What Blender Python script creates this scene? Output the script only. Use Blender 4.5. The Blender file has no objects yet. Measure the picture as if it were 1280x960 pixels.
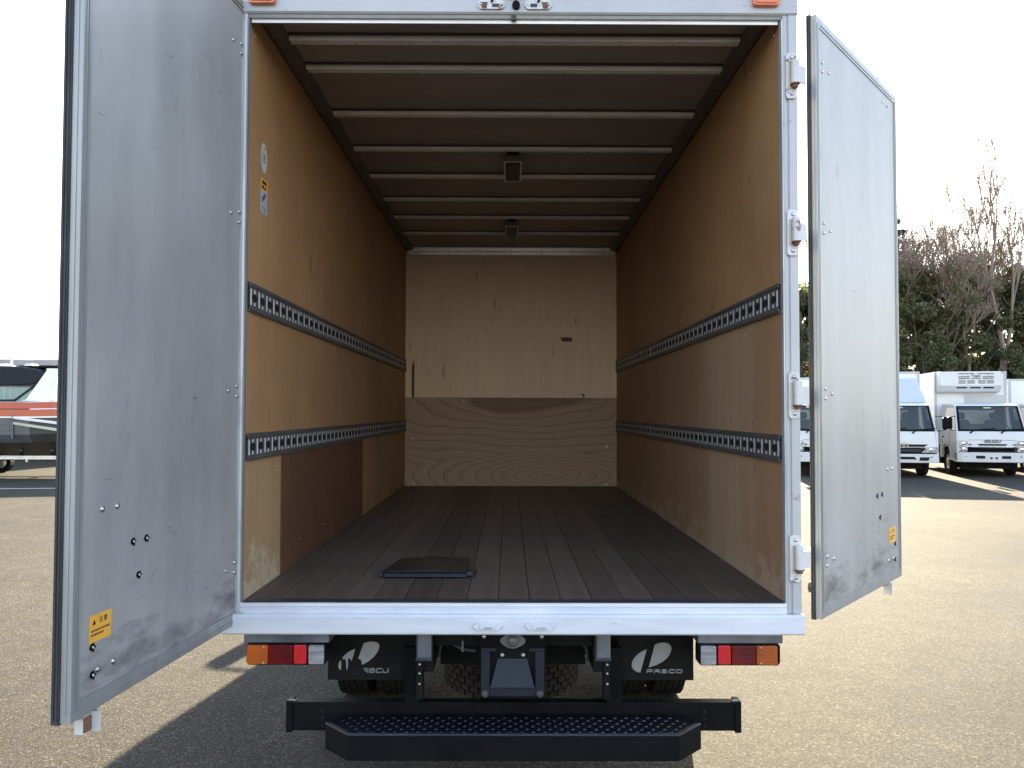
import bpy, math, random
import numpy as np
from mathutils import Vector, Matrix
random.seed(7); RNG = np.random.default_rng(7)
S = bpy.context.scene
COL = S.collection
PI = math.pi; rad = math.radians

# ------------------------------------------------------------------ camera
EYE = 1.72; FPX = 1035.0
pitch = math.atan(34/FPX); yaw = math.atan(4/FPX); roll = rad(0.15)
cd = bpy.data.cameras.new('camera'); cam = bpy.data.objects.new('camera', cd); COL.objects.link(cam)
cd.sensor_width = 36.0; cd.lens = 36.0*FPX/1280.0; cd.clip_start = 0.05; cd.clip_end = 3000
fw = Vector((math.sin(yaw)*math.cos(pitch), math.cos(yaw)*math.cos(pitch), math.sin(pitch)))
rt = Vector((math.cos(yaw), -math.sin(yaw), 0)); up = rt.cross(fw)
rt = (rt*math.cos(roll)+up*math.sin(roll)).normalized(); up = rt.cross(fw)
M = Matrix((rt, up, -fw)).transposed().to_4x4(); M.translation = (0, 0, EYE)
cam.matrix_world = M
S.camera = cam
S.render.resolution_x = 1024; S.render.resolution_y = 768

# ------------------------------------------------------------------ sky, sun, exposure
SUN_DIR = Vector((0.47, 2.5, 1.0)).normalized()
EL = math.asin(SUN_DIR.z); AZ = math.atan2(SUN_DIR.x, SUN_DIR.y)
W = bpy.data.worlds.new('World'); S.world = W; W.use_nodes = True
wn = W.node_tree.nodes; wl = W.node_tree.links; wn.clear()
sky = wn.new('ShaderNodeTexSky'); sky.sky_type = 'NISHITA'; sky.sun_disc = False
sky.sun_elevation = EL; sky.sun_rotation = AZ; sky.altitude = 30
sky.air_density = 1.0; sky.dust_density = 0.8; sky.ozone_density = 0.5
bg = wn.new('ShaderNodeBackground'); bg.inputs[1].default_value = 0.12
wo = wn.new('ShaderNodeOutputWorld'); wl.new(bg.outputs[0], wo.inputs[0])
# thin bright winter cloud, the same all round, thicker towards the horizon
wtc = wn.new('ShaderNodeTexCoord'); wsp = wn.new('ShaderNodeSeparateXYZ'); wl.new(wtc.outputs['Generated'], wsp.inputs[0])
wmp = wn.new('ShaderNodeMapping'); wmp.inputs['Scale'].default_value = (1.6, 1.6, 5.0); wl.new(wtc.outputs['Generated'], wmp.inputs[0])
wno = wn.new('ShaderNodeTexNoise'); wno.inputs['Scale'].default_value = 1.3; wno.inputs['Detail'].default_value = 7; wno.inputs['Roughness'].default_value = .55; wl.new(wmp.outputs[0], wno.inputs['Vector'])
wel = wn.new('ShaderNodeMapRange'); wel.inputs[1].default_value = 0.0; wel.inputs[2].default_value = .75; wel.inputs[3].default_value = .34; wel.inputs[4].default_value = -.12; wl.new(wsp.outputs['Z'], wel.inputs[0])
wad = wn.new('ShaderNodeMath'); wl.new(wno.outputs[0], wad.inputs[0]); wl.new(wel.outputs[0], wad.inputs[1])
wrp = wn.new('ShaderNodeValToRGB'); wrp.color_ramp.elements[0].position = .42; wrp.color_ramp.elements[0].color = (0, 0, 0, 1); wrp.color_ramp.elements[1].position = .78; wrp.color_ramp.elements[1].color = (.85, .85, .85, 1); wl.new(wad.outputs[0], wrp.inputs[0])
wmx = wn.new('ShaderNodeMix'); wmx.data_type = 'RGBA'; wl.new(wrp.outputs[0], wmx.inputs[0]); wl.new(sky.outputs[0], wmx.inputs[6]); 
wce = wn.new('ShaderNodeValToRGB'); wce.color_ramp.elements[0].position = 0.02; wce.color_ramp.elements[0].color = (4.3, 4.1, 3.8, 1); wce.color_ramp.elements[1].position = .42; wce.color_ramp.elements[1].color = (2.0, 1.96, 1.92, 1)
wl.new(wsp.outputs['Z'], wce.inputs[0]); wl.new(wce.outputs[0], wmx.inputs[7])
wl.new(wmx.outputs[2], bg.inputs[0])
sd = bpy.data.lights.new('sun', 'SUN'); sd.energy = 5.0; sd.angle = rad(0.5); sd.color = (1.0, 0.87, 0.64)
sun = bpy.data.objects.new('sun', sd); COL.objects.link(sun)
sun.rotation_euler = SUN_DIR.to_track_quat('Z', 'Y').to_euler(); sun.location = (5, 40, 30)
S.view_settings.view_transform = 'Standard'; S.view_settings.look = 'None'
S.view_settings.exposure = 2.85; S.view_settings.gamma = 1.0
S.render.engine = 'CYCLES'
S.cycles.max_bounces = 10; S.cycles.diffuse_bounces = 8; S.cycles.glossy_bounces = 4
S.cycles.transmission_bounces = 6; S.cycles.transparent_max_bounces = 12

# ------------------------------------------------------------------ materials
MT = {}
def nd(nt, t, **kw):
    n = nt.nodes.new(t)
    for k, v in kw.items(): setattr(n, k, v)
    return n
def ramp(nt, stops):
    r = nt.nodes.new('ShaderNodeValToRGB'); e = r.color_ramp.elements
    while len(e) < len(stops): e.new(0.5)
    for i, (p, c) in enumerate(stops):
        e[i].position = p
        e[i].color = (c, c, c, 1) if not hasattr(c, '__len__') else (*c, 1)
    return r
def coords(nt, stretch=(1, 1, 1)):
    tc = nd(nt, 'ShaderNodeTexCoord'); mp = nd(nt, 'ShaderNodeMapping'); mp.inputs['Scale'].default_value = stretch
    nt.links.new(tc.outputs['Object'], mp.inputs[0]); return mp
def noise(nt, src, scale, detail=4, rough=.55):
    n = nd(nt, 'ShaderNodeTexNoise'); n.inputs['Scale'].default_value = scale
    n.inputs['Detail'].default_value = detail; n.inputs['Roughness'].default_value = rough
    nt.links.new(src.outputs[0], n.inputs['Vector']); return n
def mixc(nt, fac, a, b, mode='MIX'):
    m = nd(nt, 'ShaderNodeMix', data_type='RGBA', blend_type=mode)
    def put(i, v):
        if hasattr(v, 'outputs'): nt.links.new(v.outputs[0], m.inputs[i])
        elif isinstance(v, bpy.types.NodeSocket): nt.links.new(v, m.inputs[i])
        elif hasattr(v, '__len__'): m.inputs[i].default_value = (*v, 1)
        else: m.inputs[i].default_value = v
    put(0, fac); put(6, a); put(7, b); return m.outputs[2]
def mat(name, col, rough=.6, metal=0.0, col2=None, scale=3.0, stretch=(1, 1, 1), lo=.35, hi=.7, bump=0.0, bscale=60.0,
        bstretch=None, rvar=0.0, spots=None, spec=.5, coat=0.0, trans=0.0, ior=1.45, backface=None, spot_scale=9, spot_lo=.62, spot_hi=.7):
    m = bpy.data.materials.new(name); m.use_nodes = True; nt = m.node_tree; b = nt.nodes['Principled BSDF']
    b.inputs['Roughness'].default_value = rough; b.inputs['Metallic'].default_value = metal
    b.inputs['Specular IOR Level'].default_value = spec; b.inputs['IOR'].default_value = ior
    b.inputs['Coat Weight'].default_value = coat; b.inputs['Transmission Weight'].default_value = trans
    mp = coords(nt, stretch); c = None
    n = noise(nt, mp, scale, 5, .6); r = ramp(nt, [(lo, 0.0), (hi, 1.0)]); nt.links.new(n.outputs[0], r.inputs[0])
    c = mixc(nt, r, col, col2 if col2 else tuple(x*.82 for x in col))
    if spots:
        mp2 = coords(nt, stretch); mp2.inputs['Location'].default_value = (3.1, 7.7, 1.3)
        n2 = noise(nt, mp2, spot_scale, 6, .7); r2 = ramp(nt, [(spot_lo, 0.0), (spot_hi, 1.0)]); nt.links.new(n2.outputs[0], r2.inputs[0])
        c = mixc(nt, r2, c, spots)
    nt.links.new(c, b.inputs['Base Color'])
    if rvar:
        rr = nd(nt, 'ShaderNodeMapRange'); rr.inputs[3].default_value = max(.02, rough-rvar); rr.inputs[4].default_value = min(1, rough+rvar)
        nt.links.new(n.outputs[0], rr.inputs[0]); nt.links.new(rr.outputs[0], b.inputs['Roughness'])
    if bump:
        mb = coords(nt, bstretch or (1, 1, 1)); nb = noise(nt, mb, bscale, 4, .6)
        bp = nd(nt, 'ShaderNodeBump'); bp.inputs['Strength'].default_value = bump; bp.inputs['Distance'].default_value = .01
        nt.links.new(nb.outputs[0], bp.inputs['Height']); nt.links.new(bp.outputs[0], b.inputs['Normal'])
    MT[name] = m; return m

mat('frame_paint', (.46, .465, .475), .32, col2=(.40, .405, .415), scale=2.5, spots=(.26, .22, .18), spot_scale=14, spot_lo=.62, spot_hi=.72, bump=.03, bscale=9, coat=.2)
mat('sill_paint', (.66, .68, .73), .28, col2=(.53, .55, .61), scale=3, stretch=(1, 1, 6), spots=(.34, .33, .33), spot_scale=9, spot_lo=.62, spot_hi=.74, bump=.06, bscale=7, coat=.2)
mat('white_paint', (.56, .56, .555), .3, col2=(.50, .50, .495), scale=1.4, coat=.4)
mat('white_box', (.80, .80, .78), .38, col2=(.70, .70, .68), scale=.9, stretch=(1, 1, .3))
mat('blue_white_paint', (.44, .46, .49), .4, col2=(.40, .42, .45), scale=1.2, coat=.4)
mat('scuffed_post', (.50, .51, .53), .36, metal=.3, col2=(.30, .31, .34), scale=5, stretch=(6, 6, .9), lo=.42, hi=.72, spots=(.12, .12, .13), spot_scale=4, spot_lo=.66, spot_hi=.70)
mat('door_trim', (.34, .35, .355), .45, metal=.4, col2=(.26, .27, .275), scale=4, stretch=(5, 5, .6), lo=.35, hi=.75, spots=(.2, .2, .2), spot_scale=9, spot_lo=.68, spot_hi=.76)
mat('seal_rubber', (.035, .037, .04), .6, spec=.2, col2=(.075, .077, .08), scale=4, stretch=(5, 5, .8), bump=.2, bscale=30)
mat('black_metal', (.0055, .006, .007), .45, col2=(.010, .010, .0115), scale=5, bump=.08, bscale=60, rvar=.08, spec=.05)
mat('dusty_black', (.006, .006, .0065), .65, col2=(.012, .0115, .011), scale=7, bump=.15, bscale=40, spec=.10)
mat('tray_metal', (.022, .026, .036), .45, metal=.2, col2=(.016, .018, .025), spec=.2, scale=4, spots=(.02, .02, .02), spot_scale=30, spot_lo=.70, spot_hi=.74)
mat('bracket_metal', (.055, .062, .08), .4, metal=.4, col2=(.035, .038, .048), scale=6, spec=.3)
mat('step_stud', (.03, .033, .04), .3, metal=.5)
mat('bracket_blue', (.20, .22, .26), .35, metal=.5, col2=(.10, .11, .13), scale=5, lo=.3, hi=.6)
mat('tyre_rubber', (.008, .008, .008), .8, col2=(.016, .015, .013), scale=6, bump=.2, bscale=50, spec=.1)
mat('dusty_tyre', (.018, .0165, .013), .9, col2=(.032, .028, .021), scale=6, bump=.2, bscale=50, spec=.1)
mat('galvanised', (.62, .62, .61), .32, metal=.8, col2=(.45, .45, .44), scale=10, rvar=.1)
mat('slot_white', (.80, .81, .84), .45, col2=(.66, .67, .70), scale=12)
mat('track_grey', (.125, .12, .12), .5, metal=.2, col2=(.095, .092, .092), scale=6, stretch=(1, .5, 1))
mat('dark_hole', (.008, .008, .009), .9)
mat('bow_metal', (.86, .84, .80), .4, metal=.2, col2=(.70, .68, .65), scale=4, stretch=(1, 6, 6), rvar=.1)
mat('header_metal', (.92, .88, .80), .3, metal=.85, col2=(.72, .68, .60), scale=3, stretch=(1, 6, 6), lo=.4, hi=.6)
mat('bow_dark', (.05, .047, .043), .5, metal=.3)
mat('cove_metal', (.15, .135, .12), .5, metal=.3, col2=(.11, .10, .09), scale=3)
mat('ceiling_sheet', (.33, .295, .27), .5, metal=.2, col2=(.26, .235, .215), scale=1.2, stretch=(1, 3, 1), rvar=.08)
mat('steel', (.55, .54, .53), .3, metal=.9, col2=(.35, .34, .33), scale=20)
mat('hinge_paint', (.62, .62, .63), .4, col2=(.5, .5, .5), scale=6, spots=(.22, .12, .07), spot_scale=12, spot_lo=.60, spot_hi=.66)
mat('rust', (.13, .055, .035), .8, col2=(.19, .09, .055), scale=20, bump=.2)
mat('warm_edge', (.62, .52, .34), .5)
mat('lens_orange', (.50, .115, .012), .25, col2=(.24, .05, .008), scale=6, bump=.3, bscale=20, coat=.5)
mat('marker_orange', (.75, .22, .09), .35, col2=(.62, .16, .06), scale=10, coat=.3)
mat('lens_red', (.17, .006, .007), .2, col2=(.06, .002, .003), scale=6, coat=.5)
mat('reflector_red', (.42, .012, .018), .3, col2=(.55, .015, .02), scale=50, coat=.5)
mat('lens_clear', (.34, .35, .36), .2, col2=(.15, .155, .16), scale=8, stretch=(1, 1, 8), coat=.5)
mat('lamp_grey', (.13, .13, .13), .45, metal=.2, col2=(.08, .08, .08), scale=8)
mat('decal_grey', (.24, .24, .235), .6, col2=(.20, .20, .195), scale=20)
mat('sticker_yellow', (.78, .42, .05), .5, col2=(.70, .36, .04), scale=6)
mat('sticker_white', (.58, .58, .56), .5, col2=(.48, .48, .45), scale=30)
mat('sticker_blue', (.46, .49, .55), .5)
mat('print_black', (.02, .02, .02), .6)
mat('chrome', (.8, .8, .8), .12, metal=1.0)
mat('headlight', (.62, .64, .68), .12, metal=.6, col2=(.25, .26, .28), scale=14, lo=.45, hi=.55, coat=.8)
mat('seat_grey', (.05, .055, .065), .8)
mat('cab_interior', (.16, .17, .17), .8)
mat('vinyl_black', (.013, .014, .017), .35, col2=(.02, .021, .025), scale=9, bump=.2, bscale=14)
mat('boat_white', (.78, .77, .73), .25, coat=.6)
mat('boat_orange', (.46, .075, .02), .35, col2=(.38, .06, .016), scale=2, coat=.15)
mat('boat_silver', (.15, .155, .16), .4, metal=.4, col2=(.11, .115, .12), scale=1.5)
mat('boat_bottom', (.06, .06, .055), .5, metal=.1, col2=(.04, .04, .037), scale=1.5)
mat('canvas_black', (.012, .014, .018), .8)
mat('fence_green', (.34, .42, .38), .55, col2=(.28, .36, .32), scale=1, stretch=(3, 3, .5))
mat('roof_grey', (.30, .31, .31), .6)
mat('wall_cream', (.55, .52, .42), .7)
mat('paint_line', (.55, .53, .48), .8, col2=(.35, .34, .32), scale=6)
mat('soil', (.12, .09, .06), .95, col2=(.07, .06, .04), scale=1)

def glass(name, tint, alpha, rough=.03):
    m = bpy.data.materials.new(name); m.use_nodes = True; nt = m.node_tree; nt.nodes.clear()
    o = nd(nt, 'ShaderNodeOutputMaterial'); tr = nd(nt, 'ShaderNodeBsdfTransparent'); tr.inputs[0].default_value = (*tint, 1)
    gl = nd(nt, 'ShaderNodeBsdfGlossy'); gl.inputs['Roughness'].default_value = rough
    df = nd(nt, 'ShaderNodeBsdfDiffuse'); df.inputs[0].default_value = (.30, .33, .32, 1)
    fr = nd(nt, 'ShaderNodeFresnel'); fr.inputs[0].default_value = 1.5
    m1 = nd(nt, 'ShaderNodeMixShader'); m1.inputs[0].default_value = alpha
    nt.links.new(tr.outputs[0], m1.inputs[1]); nt.links.new(df.outputs[0], m1.inputs[2])
    m2 = nd(nt, 'ShaderNodeMixShader'); nt.links.new(fr.outputs[0], m2.inputs[0])
    nt.links.new(m1.outputs[0], m2.inputs[1]); nt.links.new(gl.outputs[0], m2.inputs[2]); nt.links.new(m2.outputs[0], o.inputs[0])
    MT[name] = m
glass('glass', (.72, .80, .78), .10)
glass('boat_glass', (.70, .82, .80), .12)

def ply(name, a, b, dark, streak=(1, 1, .25), zband=None, wear=None):
    """plywood: grain along z, blotches, small dark pits, scratches; zband = paler tint between two y positions"""
    m = bpy.data.materials.new(name); m.use_nodes = True; nt = m.node_tree; p = nt.nodes['Principled BSDF']
    p.inputs['Roughness'].default_value = .62; p.inputs['Specular IOR Level'].default_value = .3
    mp = coords(nt, (1, 1, 1)); mg = coords(nt, (26, 26, 1.6)); ms = coords(nt, (3.0, 3.0, .7))
    n1 = noise(nt, mp, 1.1, 7, .68); r1 = ramp(nt, [(.36, 0.0), (.66, 1.0)]); nt.links.new(n1.outputs[0], r1.inputs[0])
    c = mixc(nt, r1, a, b)
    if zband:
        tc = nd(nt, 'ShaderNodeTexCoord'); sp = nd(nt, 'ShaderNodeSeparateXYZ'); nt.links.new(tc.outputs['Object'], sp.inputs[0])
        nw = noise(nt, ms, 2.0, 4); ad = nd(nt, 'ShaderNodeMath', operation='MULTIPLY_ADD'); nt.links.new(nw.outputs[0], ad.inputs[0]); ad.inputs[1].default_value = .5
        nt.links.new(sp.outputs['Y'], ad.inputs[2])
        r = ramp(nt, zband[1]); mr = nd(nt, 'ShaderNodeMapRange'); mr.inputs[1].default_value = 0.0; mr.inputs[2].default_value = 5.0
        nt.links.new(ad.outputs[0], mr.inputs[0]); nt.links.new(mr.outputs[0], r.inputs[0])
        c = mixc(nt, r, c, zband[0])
    n2 = noise(nt, mg, 1.0, 6, .7); r2 = ramp(nt, [(.25, .89), (.75, 1.06)]); nt.links.new(n2.outputs[0], r2.inputs[0])
    c = mixc(nt, 1.0, c, r2, 'MULTIPLY')
    n3 = noise(nt, ms, 3.4, 8, .75); r3 = ramp(nt, [(.60, 0.0), (.74, .6)]); nt.links.new(n3.outputs[0], r3.inputs[0])
    c = mixc(nt, r3, c, dark)
    n5 = noise(nt, coords(nt, (1, .5, .14)), 30, 3, .6); r5 = ramp(nt, [(.68, 0.0), (.73, .6)]); nt.links.new(n5.outputs[0], r5.inputs[0])
    c = mixc(nt, r5, c, tuple(x*.55 for x in dark))
    if wear:
        tc = nd(nt, 'ShaderNodeTexCoord'); sp = nd(nt, 'ShaderNodeSeparateXYZ'); nt.links.new(tc.outputs['Object'], sp.inputs[0])
        mr = nd(nt, 'ShaderNodeMapRange'); mr.inputs[1].default_value = wear[1]; mr.inputs[2].default_value = wear[2]; mr.inputs[3].default_value = .22; mr.inputs[4].default_value = -.12
        nt.links.new(sp.outputs['Z'], mr.inputs[0]); n4 = noise(nt, mp, 9, 7, .75)
        ad = nd(nt, 'ShaderNodeMath'); nt.links.new(n4.outputs[0], ad.inputs[0]); nt.links.new(mr.outputs[0], ad.inputs[1])
        r4 = ramp(nt, [(.62, 0.0), (.72, .8)]); nt.links.new(ad.outputs[0], r4.inputs[0]); c = mixc(nt, r4, c, wear[0])
    nt.links.new(c, p.inputs['Base Color'])
    bp = nd(nt, 'ShaderNodeBump'); bp.inputs['Strength'].default_value = .12; bp.inputs['Distance'].default_value = .004
    nt.links.new(n2.outputs[0], bp.inputs['Height']); nt.links.new(bp.outputs[0], p.inputs['Normal'])
    MT[name] = m
ply('ply_left', (.43, .25, .12), (.34, .19, .09), (.16, .09, .045))
ply('ply_left_pale', (.44, .29, .155), (.36, .23, .12), (.16, .09, .045), wear=((.50, .42, .30), 1.0, 1.5))
ply('ply_dark', (.15, .075, .04), (.11, .056, .033), (.05, .028, .02))
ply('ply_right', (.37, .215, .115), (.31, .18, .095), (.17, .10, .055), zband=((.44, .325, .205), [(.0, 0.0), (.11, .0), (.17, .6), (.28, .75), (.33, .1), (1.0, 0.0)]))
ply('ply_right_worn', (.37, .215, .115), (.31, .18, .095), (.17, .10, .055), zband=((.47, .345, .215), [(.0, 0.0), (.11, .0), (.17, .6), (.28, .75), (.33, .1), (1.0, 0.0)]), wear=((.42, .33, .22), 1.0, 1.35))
ply('ply_back', (.82, .64, .42), (.78, .58, .37), (.54, .37, .22))

def veneer(name):
    """back wall's lower sheet: rotary-cut figure, contour lines round long eyes"""
    m = bpy.data.materials.new(name); m.use_nodes = True; nt = m.node_tree; p = nt.nodes['Principled BSDF']
    p.inputs['Roughness'].default_value = .6
    wob = noise(nt, coords(nt, (1.4, 1, 3.2)), 1.2, 4, .5)
    def eye(cx, cz, sx_, sz_, add, wamt):
        mp = coords(nt, (sx_, 0, sz_)); mp.inputs['Location'].default_value = (-cx*sx_, 0, -cz*sz_)
        ln = nd(nt, 'ShaderNodeVectorMath', operation='LENGTH'); nt.links.new(mp.outputs[0], ln.inputs[0])
        ma = nd(nt, 'ShaderNodeMath', operation='MULTIPLY_ADD'); nt.links.new(wob.outputs[0], ma.inputs[0]); ma.inputs[1].default_value = wamt; nt.links.new(ln.outputs['Value'], ma.inputs[2])
        ad = nd(nt, 'ShaderNodeMath'); nt.links.new(ma.outputs[0], ad.inputs[0]); ad.inputs[1].default_value = add; return ad
    e1 = eye(.12, 1.86, 1.5, 6.2, 0, .9); e2 = eye(.36, 1.10, 3.2, 14, .25, .9)
    mn = nd(nt, 'ShaderNodeMath', operation='SMOOTH_MIN'); nt.links.new(e1.outputs[0], mn.inputs[0]); nt.links.new(e2.outputs[0], mn.inputs[1]); mn.inputs[2].default_value = .5
    mul = nd(nt, 'ShaderNodeMath', operation='MULTIPLY'); mul.inputs[1].default_value = 2.3; nt.links.new(mn.outputs[0], mul.inputs[0])
    fr = nd(nt, 'ShaderNodeMath', operation='FRACT'); nt.links.new(mul.outputs[0], fr.inputs[0])
    r = ramp(nt, [(0.0, .15), (.55, .12), (.88, .45), (.95, .95), (1.0, .2)]); nt.links.new(fr.outputs[0], r.inputs[0])
    rb = ramp(nt, [(1.28, 0.0), (1.3, 0.0)])
    mr = nd(nt, 'ShaderNodeMapRange'); mr.inputs[1].default_value = 1.22; mr.inputs[2].default_value = 1.50; nt.links.new(e1.outputs[0], mr.inputs[0])
    base = mixc(nt, mr.outputs[0], (.20, .12, .075), (.38, .25, .15))
    r2m = nd(nt, 'ShaderNodeMath', operation='MULTIPLY'); nt.links.new(r.outputs[0], r2m.inputs[0]); r2m.inputs[1].default_value = .8
    c = mixc(nt, r2m, base, (.15, .095, .065))
    n2 = noise(nt, coords(nt, (3, 2, 60)), 2, 6, .7); r2 = ramp(nt, [(.25, .86), (.75, 1.08)]); nt.links.new(n2.outputs[0], r2.inputs[0])
    c = mixc(nt, 1.0, c, r2, 'MULTIPLY')
    n3 = noise(nt, coords(nt, (6, 1, 6)), 2, 7, .7); r3 = ramp(nt, [(.66, 0.0), (.74, .5)]); nt.links.new(n3.outputs[0], r3.inputs[0]); c = mixc(nt, r3, c, (.34, .22, .15))
    nt.links.new(c, p.inputs['Base Color']); MT[name] = m
veneer('veneer_lower')

def boards(name):
    m = bpy.data.materials.new(name); m.use_nodes = True; nt = m.node_tree; p = nt.nodes['Principled BSDF']
    p.inputs['Roughness'].default_value = .55
    oi = nd(nt, 'ShaderNodeObjectInfo'); mp = coords(nt, (30, .8, 1)); n = noise(nt, mp, 1.0, 6, .7)
    r = ramp(nt, [(.3, (.080, .055, .041)), (.7, (.132, .094, .070))]); nt.links.new(n.outputs[0], r.inputs[0])
    rr = ramp(nt, [(0.0, .68), (1.0, 1.2)]); nt.links.new(oi.outputs['Random'], rr.inputs[0])
    c = mixc(nt, 1.0, r, rr, 'MULTIPLY')
    n2 = noise(nt, coords(nt, (1.5, .8, 1)), 2.0, 6, .65); r2 = ramp(nt, [(.5, 0.0), (.75, .6)]); nt.links.new(n2.outputs[0], r2.inputs[0])
    c = mixc(nt, r2, c, (.19, .165, .145))
    n4 = noise(nt, coords(nt, (9, .5, 1)), 3.0, 6, .75); r4 = ramp(nt, [(.64, 0.0), (.70, .8)]); nt.links.new(n4.outputs[0], r4.inputs[0])
    c = mixc(nt, r4, c, (.05, .04, .034))
    nt.links.new(c, p.inputs['Base Color']); bp = nd(nt, 'ShaderNodeBump'); bp.inputs['Strength'].default_value = .3; bp.inputs['Distance'].default_value = .004
    nt.links.new(n.outputs[0], bp.inputs['Height']); nt.links.new(bp.outputs[0], p.inputs['Normal']); MT[name] = m
boards('floor_wood')

def brushed(name, col, rough, metal):
    """door's inner aluminium skin: fine vertical brushing, hazy oxide, rub marks"""
    m = bpy.data.materials.new(name); m.use_nodes = True; nt = m.node_tree; p = nt.nodes['Principled BSDF']
    p.inputs['Metallic'].default_value = metal; p.inputs['Specular IOR Level'].default_value = .2
    fine = noise(nt, coords(nt, (260, 1, .35)), 1.0, 4, .7); rf = ramp(nt, [(.3, .965), (.7, 1.02)]); nt.links.new(fine.outputs[0], rf.inputs[0])
    cl = noise(nt, coords(nt, (2.2, 1, .8)), 1.3, 5, .6); rc = ramp(nt, [(.3, .76), (.72, 1.08)]); nt.links.new(cl.outputs[0], rc.inputs[0])
    c = mixc(nt, 1.0, col, rf, 'MULTIPLY'); c = mixc(nt, 1.0, c, rc, 'MULTIPLY')
    sm = noise(nt, coords(nt, (5, 1, 1.6)), 2.0, 7, .72); rs = ramp(nt, [(.60, 0.0), (.76, .6)]); nt.links.new(sm.outputs[0], rs.inputs[0])
    c = mixc(nt, rs, c, tuple(x*.42 for x in col))
    sc = noise(nt, coords(nt, (2.2, 1, 26)), 2.6, 3, .6); rk = ramp(nt, [(.715, 0.0), (.73, .85)]); nt.links.new(sc.outputs[0], rk.inputs[0])
    c = mixc(nt, rk, c, tuple(x*.3 for x in col))
    # grime: rubbed-in dirt along the lower quarter, oily smears
    tcz = nd(nt, 'ShaderNodeTexCoord'); spz = nd(nt, 'ShaderNodeSeparateXYZ'); nt.links.new(tcz.outputs['Object'], spz.inputs[0])
    gz = nd(nt, 'ShaderNodeMapRange'); gz.inputs[1].default_value = .95; gz.inputs[2].default_value = 1.5; gz.inputs[3].default_value = .10; gz.inputs[4].default_value = -.14; nt.links.new(spz.outputs['Z'], gz.inputs[0])
    gn = noise(nt, coords(nt, (2.0, 1, 5.0)), 1.7, 7, .7); ga = nd(nt, 'ShaderNodeMath'); nt.links.new(gn.outputs[0], ga.inputs[0]); nt.links.new(gz.outputs[0], ga.inputs[1])
    gr = ramp(nt, [(.54, 0.0), (.74, .8)]); nt.links.new(ga.outputs[0], gr.inputs[0]); c = mixc(nt, gr, c, tuple(x*.28 for x in col))
    nt.links.new(c, p.inputs['Base Color'])
    mr = nd(nt, 'ShaderNodeMapRange'); mr.inputs[3].default_value = rough-.08; mr.inputs[4].default_value = rough+.12
    nt.links.new(cl.outputs[0], mr.inputs[0]); nt.links.new(mr.outputs[0], p.inputs['Roughness'])
    bp = nd(nt, 'ShaderNodeBump'); bp.inputs['Strength'].default_value = .06; bp.inputs['Distance'].default_value = .01
    nt.links.new(cl.outputs[0], bp.inputs['Height']); nt.links.new(bp.outputs[0], p.inputs['Normal']); MT[name] = m
brushed('door_sheet', (.40, .402, .40), .46, .22)

def asphalt():
    m = bpy.data.materials.new('asphalt'); m.use_nodes = True; nt = m.node_tree; p = nt.nodes['Principled BSDF']
    p.inputs['Roughness'].default_value = .9; p.inputs['Specular IOR Level'].default_value = .07
    mp = coords(nt); v = nd(nt, 'ShaderNodeTexVoronoi'); v.inputs['Scale'].default_value = 120; nt.links.new(mp.outputs[0], v.inputs['Vector'])
    hs = nd(nt, 'ShaderNodeSeparateColor'); nt.links.new(v.outputs['Color'], hs.inputs[0])
    r = ramp(nt, [(0.0, (.027, .0243, .019)), (.55, (.053, .047, .037)), (.88, (.070, .062, .049)), (1.0, (.15, .134, .107))]); nt.links.new(hs.outputs[0], r.inputs[0])
    big = noise(nt, mp, .35, 6, .62); rb = ramp(nt, [(.32, .72), (.68, 1.18)]); nt.links.new(big.outputs[0], rb.inputs[0])
    c = mixc(nt, 1.0, r, rb, 'MULTIPLY')
    med = noise(nt, mp, 3.0, 5, .6); rm = ramp(nt, [(.3, .88), (.7, 1.1)]); nt.links.new(med.outputs[0], rm.inputs[0]); c = mixc(nt, 1.0, c, rm, 'MULTIPLY')
    # cracks
    wn_ = noise(nt, mp, 2.2, 5, .6); wm = nd(nt, 'ShaderNodeMix', data_type='VECTOR'); wm.inputs[0].default_value = .22
    nt.links.new(mp.outputs[0], wm.inputs[4]); nt.links.new(wn_.outputs['Color'], wm.inputs[5])
    vc = nd(nt, 'ShaderNodeTexVoronoi', feature='DISTANCE_TO_EDGE'); vc.inputs['Scale'].default_value = .9; nt.links.new(wm.outputs[1], vc.inputs['Vector'])
    rc = ramp(nt, [(0.0, 1.0), (.009, 0.0)]); nt.links.new(vc.outputs['Distance'], rc.inputs[0])
    msk = noise(nt, mp, .6, 2); rk = ramp(nt, [(.44, 0.0), (.58, .85)]); nt.links.new(msk.outputs[0], rk.inputs[0])
    mm = nd(nt, 'ShaderNodeMath', operation='MULTIPLY'); nt.links.new(rc.outputs[0], mm.inputs[0]); nt.links.new(rk.outputs[0], mm.inputs[1])
    c = mixc(nt, mm, c, (.05, .045, .04))
    st = noise(nt, mp, 1.3, 7, .7); rs = ramp(nt, [(.60, 0.0), (.72, .6)]); nt.links.new(st.outputs[0], rs.inputs[0]); c = mixc(nt, rs, c, (.030, .027, .022))
    nt.links.new(c, p.inputs['Base Color'])
    b1 = nd(nt, 'ShaderNodeBump'); b1.inputs['Strength'].default_value = .55; b1.inputs['Distance'].default_value = .004
    nt.links.new(v.outputs['Distance'], b1.inputs['Height'])
    b2 = nd(nt, 'ShaderNodeBump'); b2.inputs['Strength'].default_value = .35; b2.inputs['Distance'].default_value = .02
    nt.links.new(med.outputs[0], b2.inputs['Height']); nt.links.new(b1.outputs[0], b2.inputs['Normal']); nt.links.new(b2.outputs[0], p.inputs['Normal'])
    MT['asphalt'] = m
asphalt()

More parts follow.
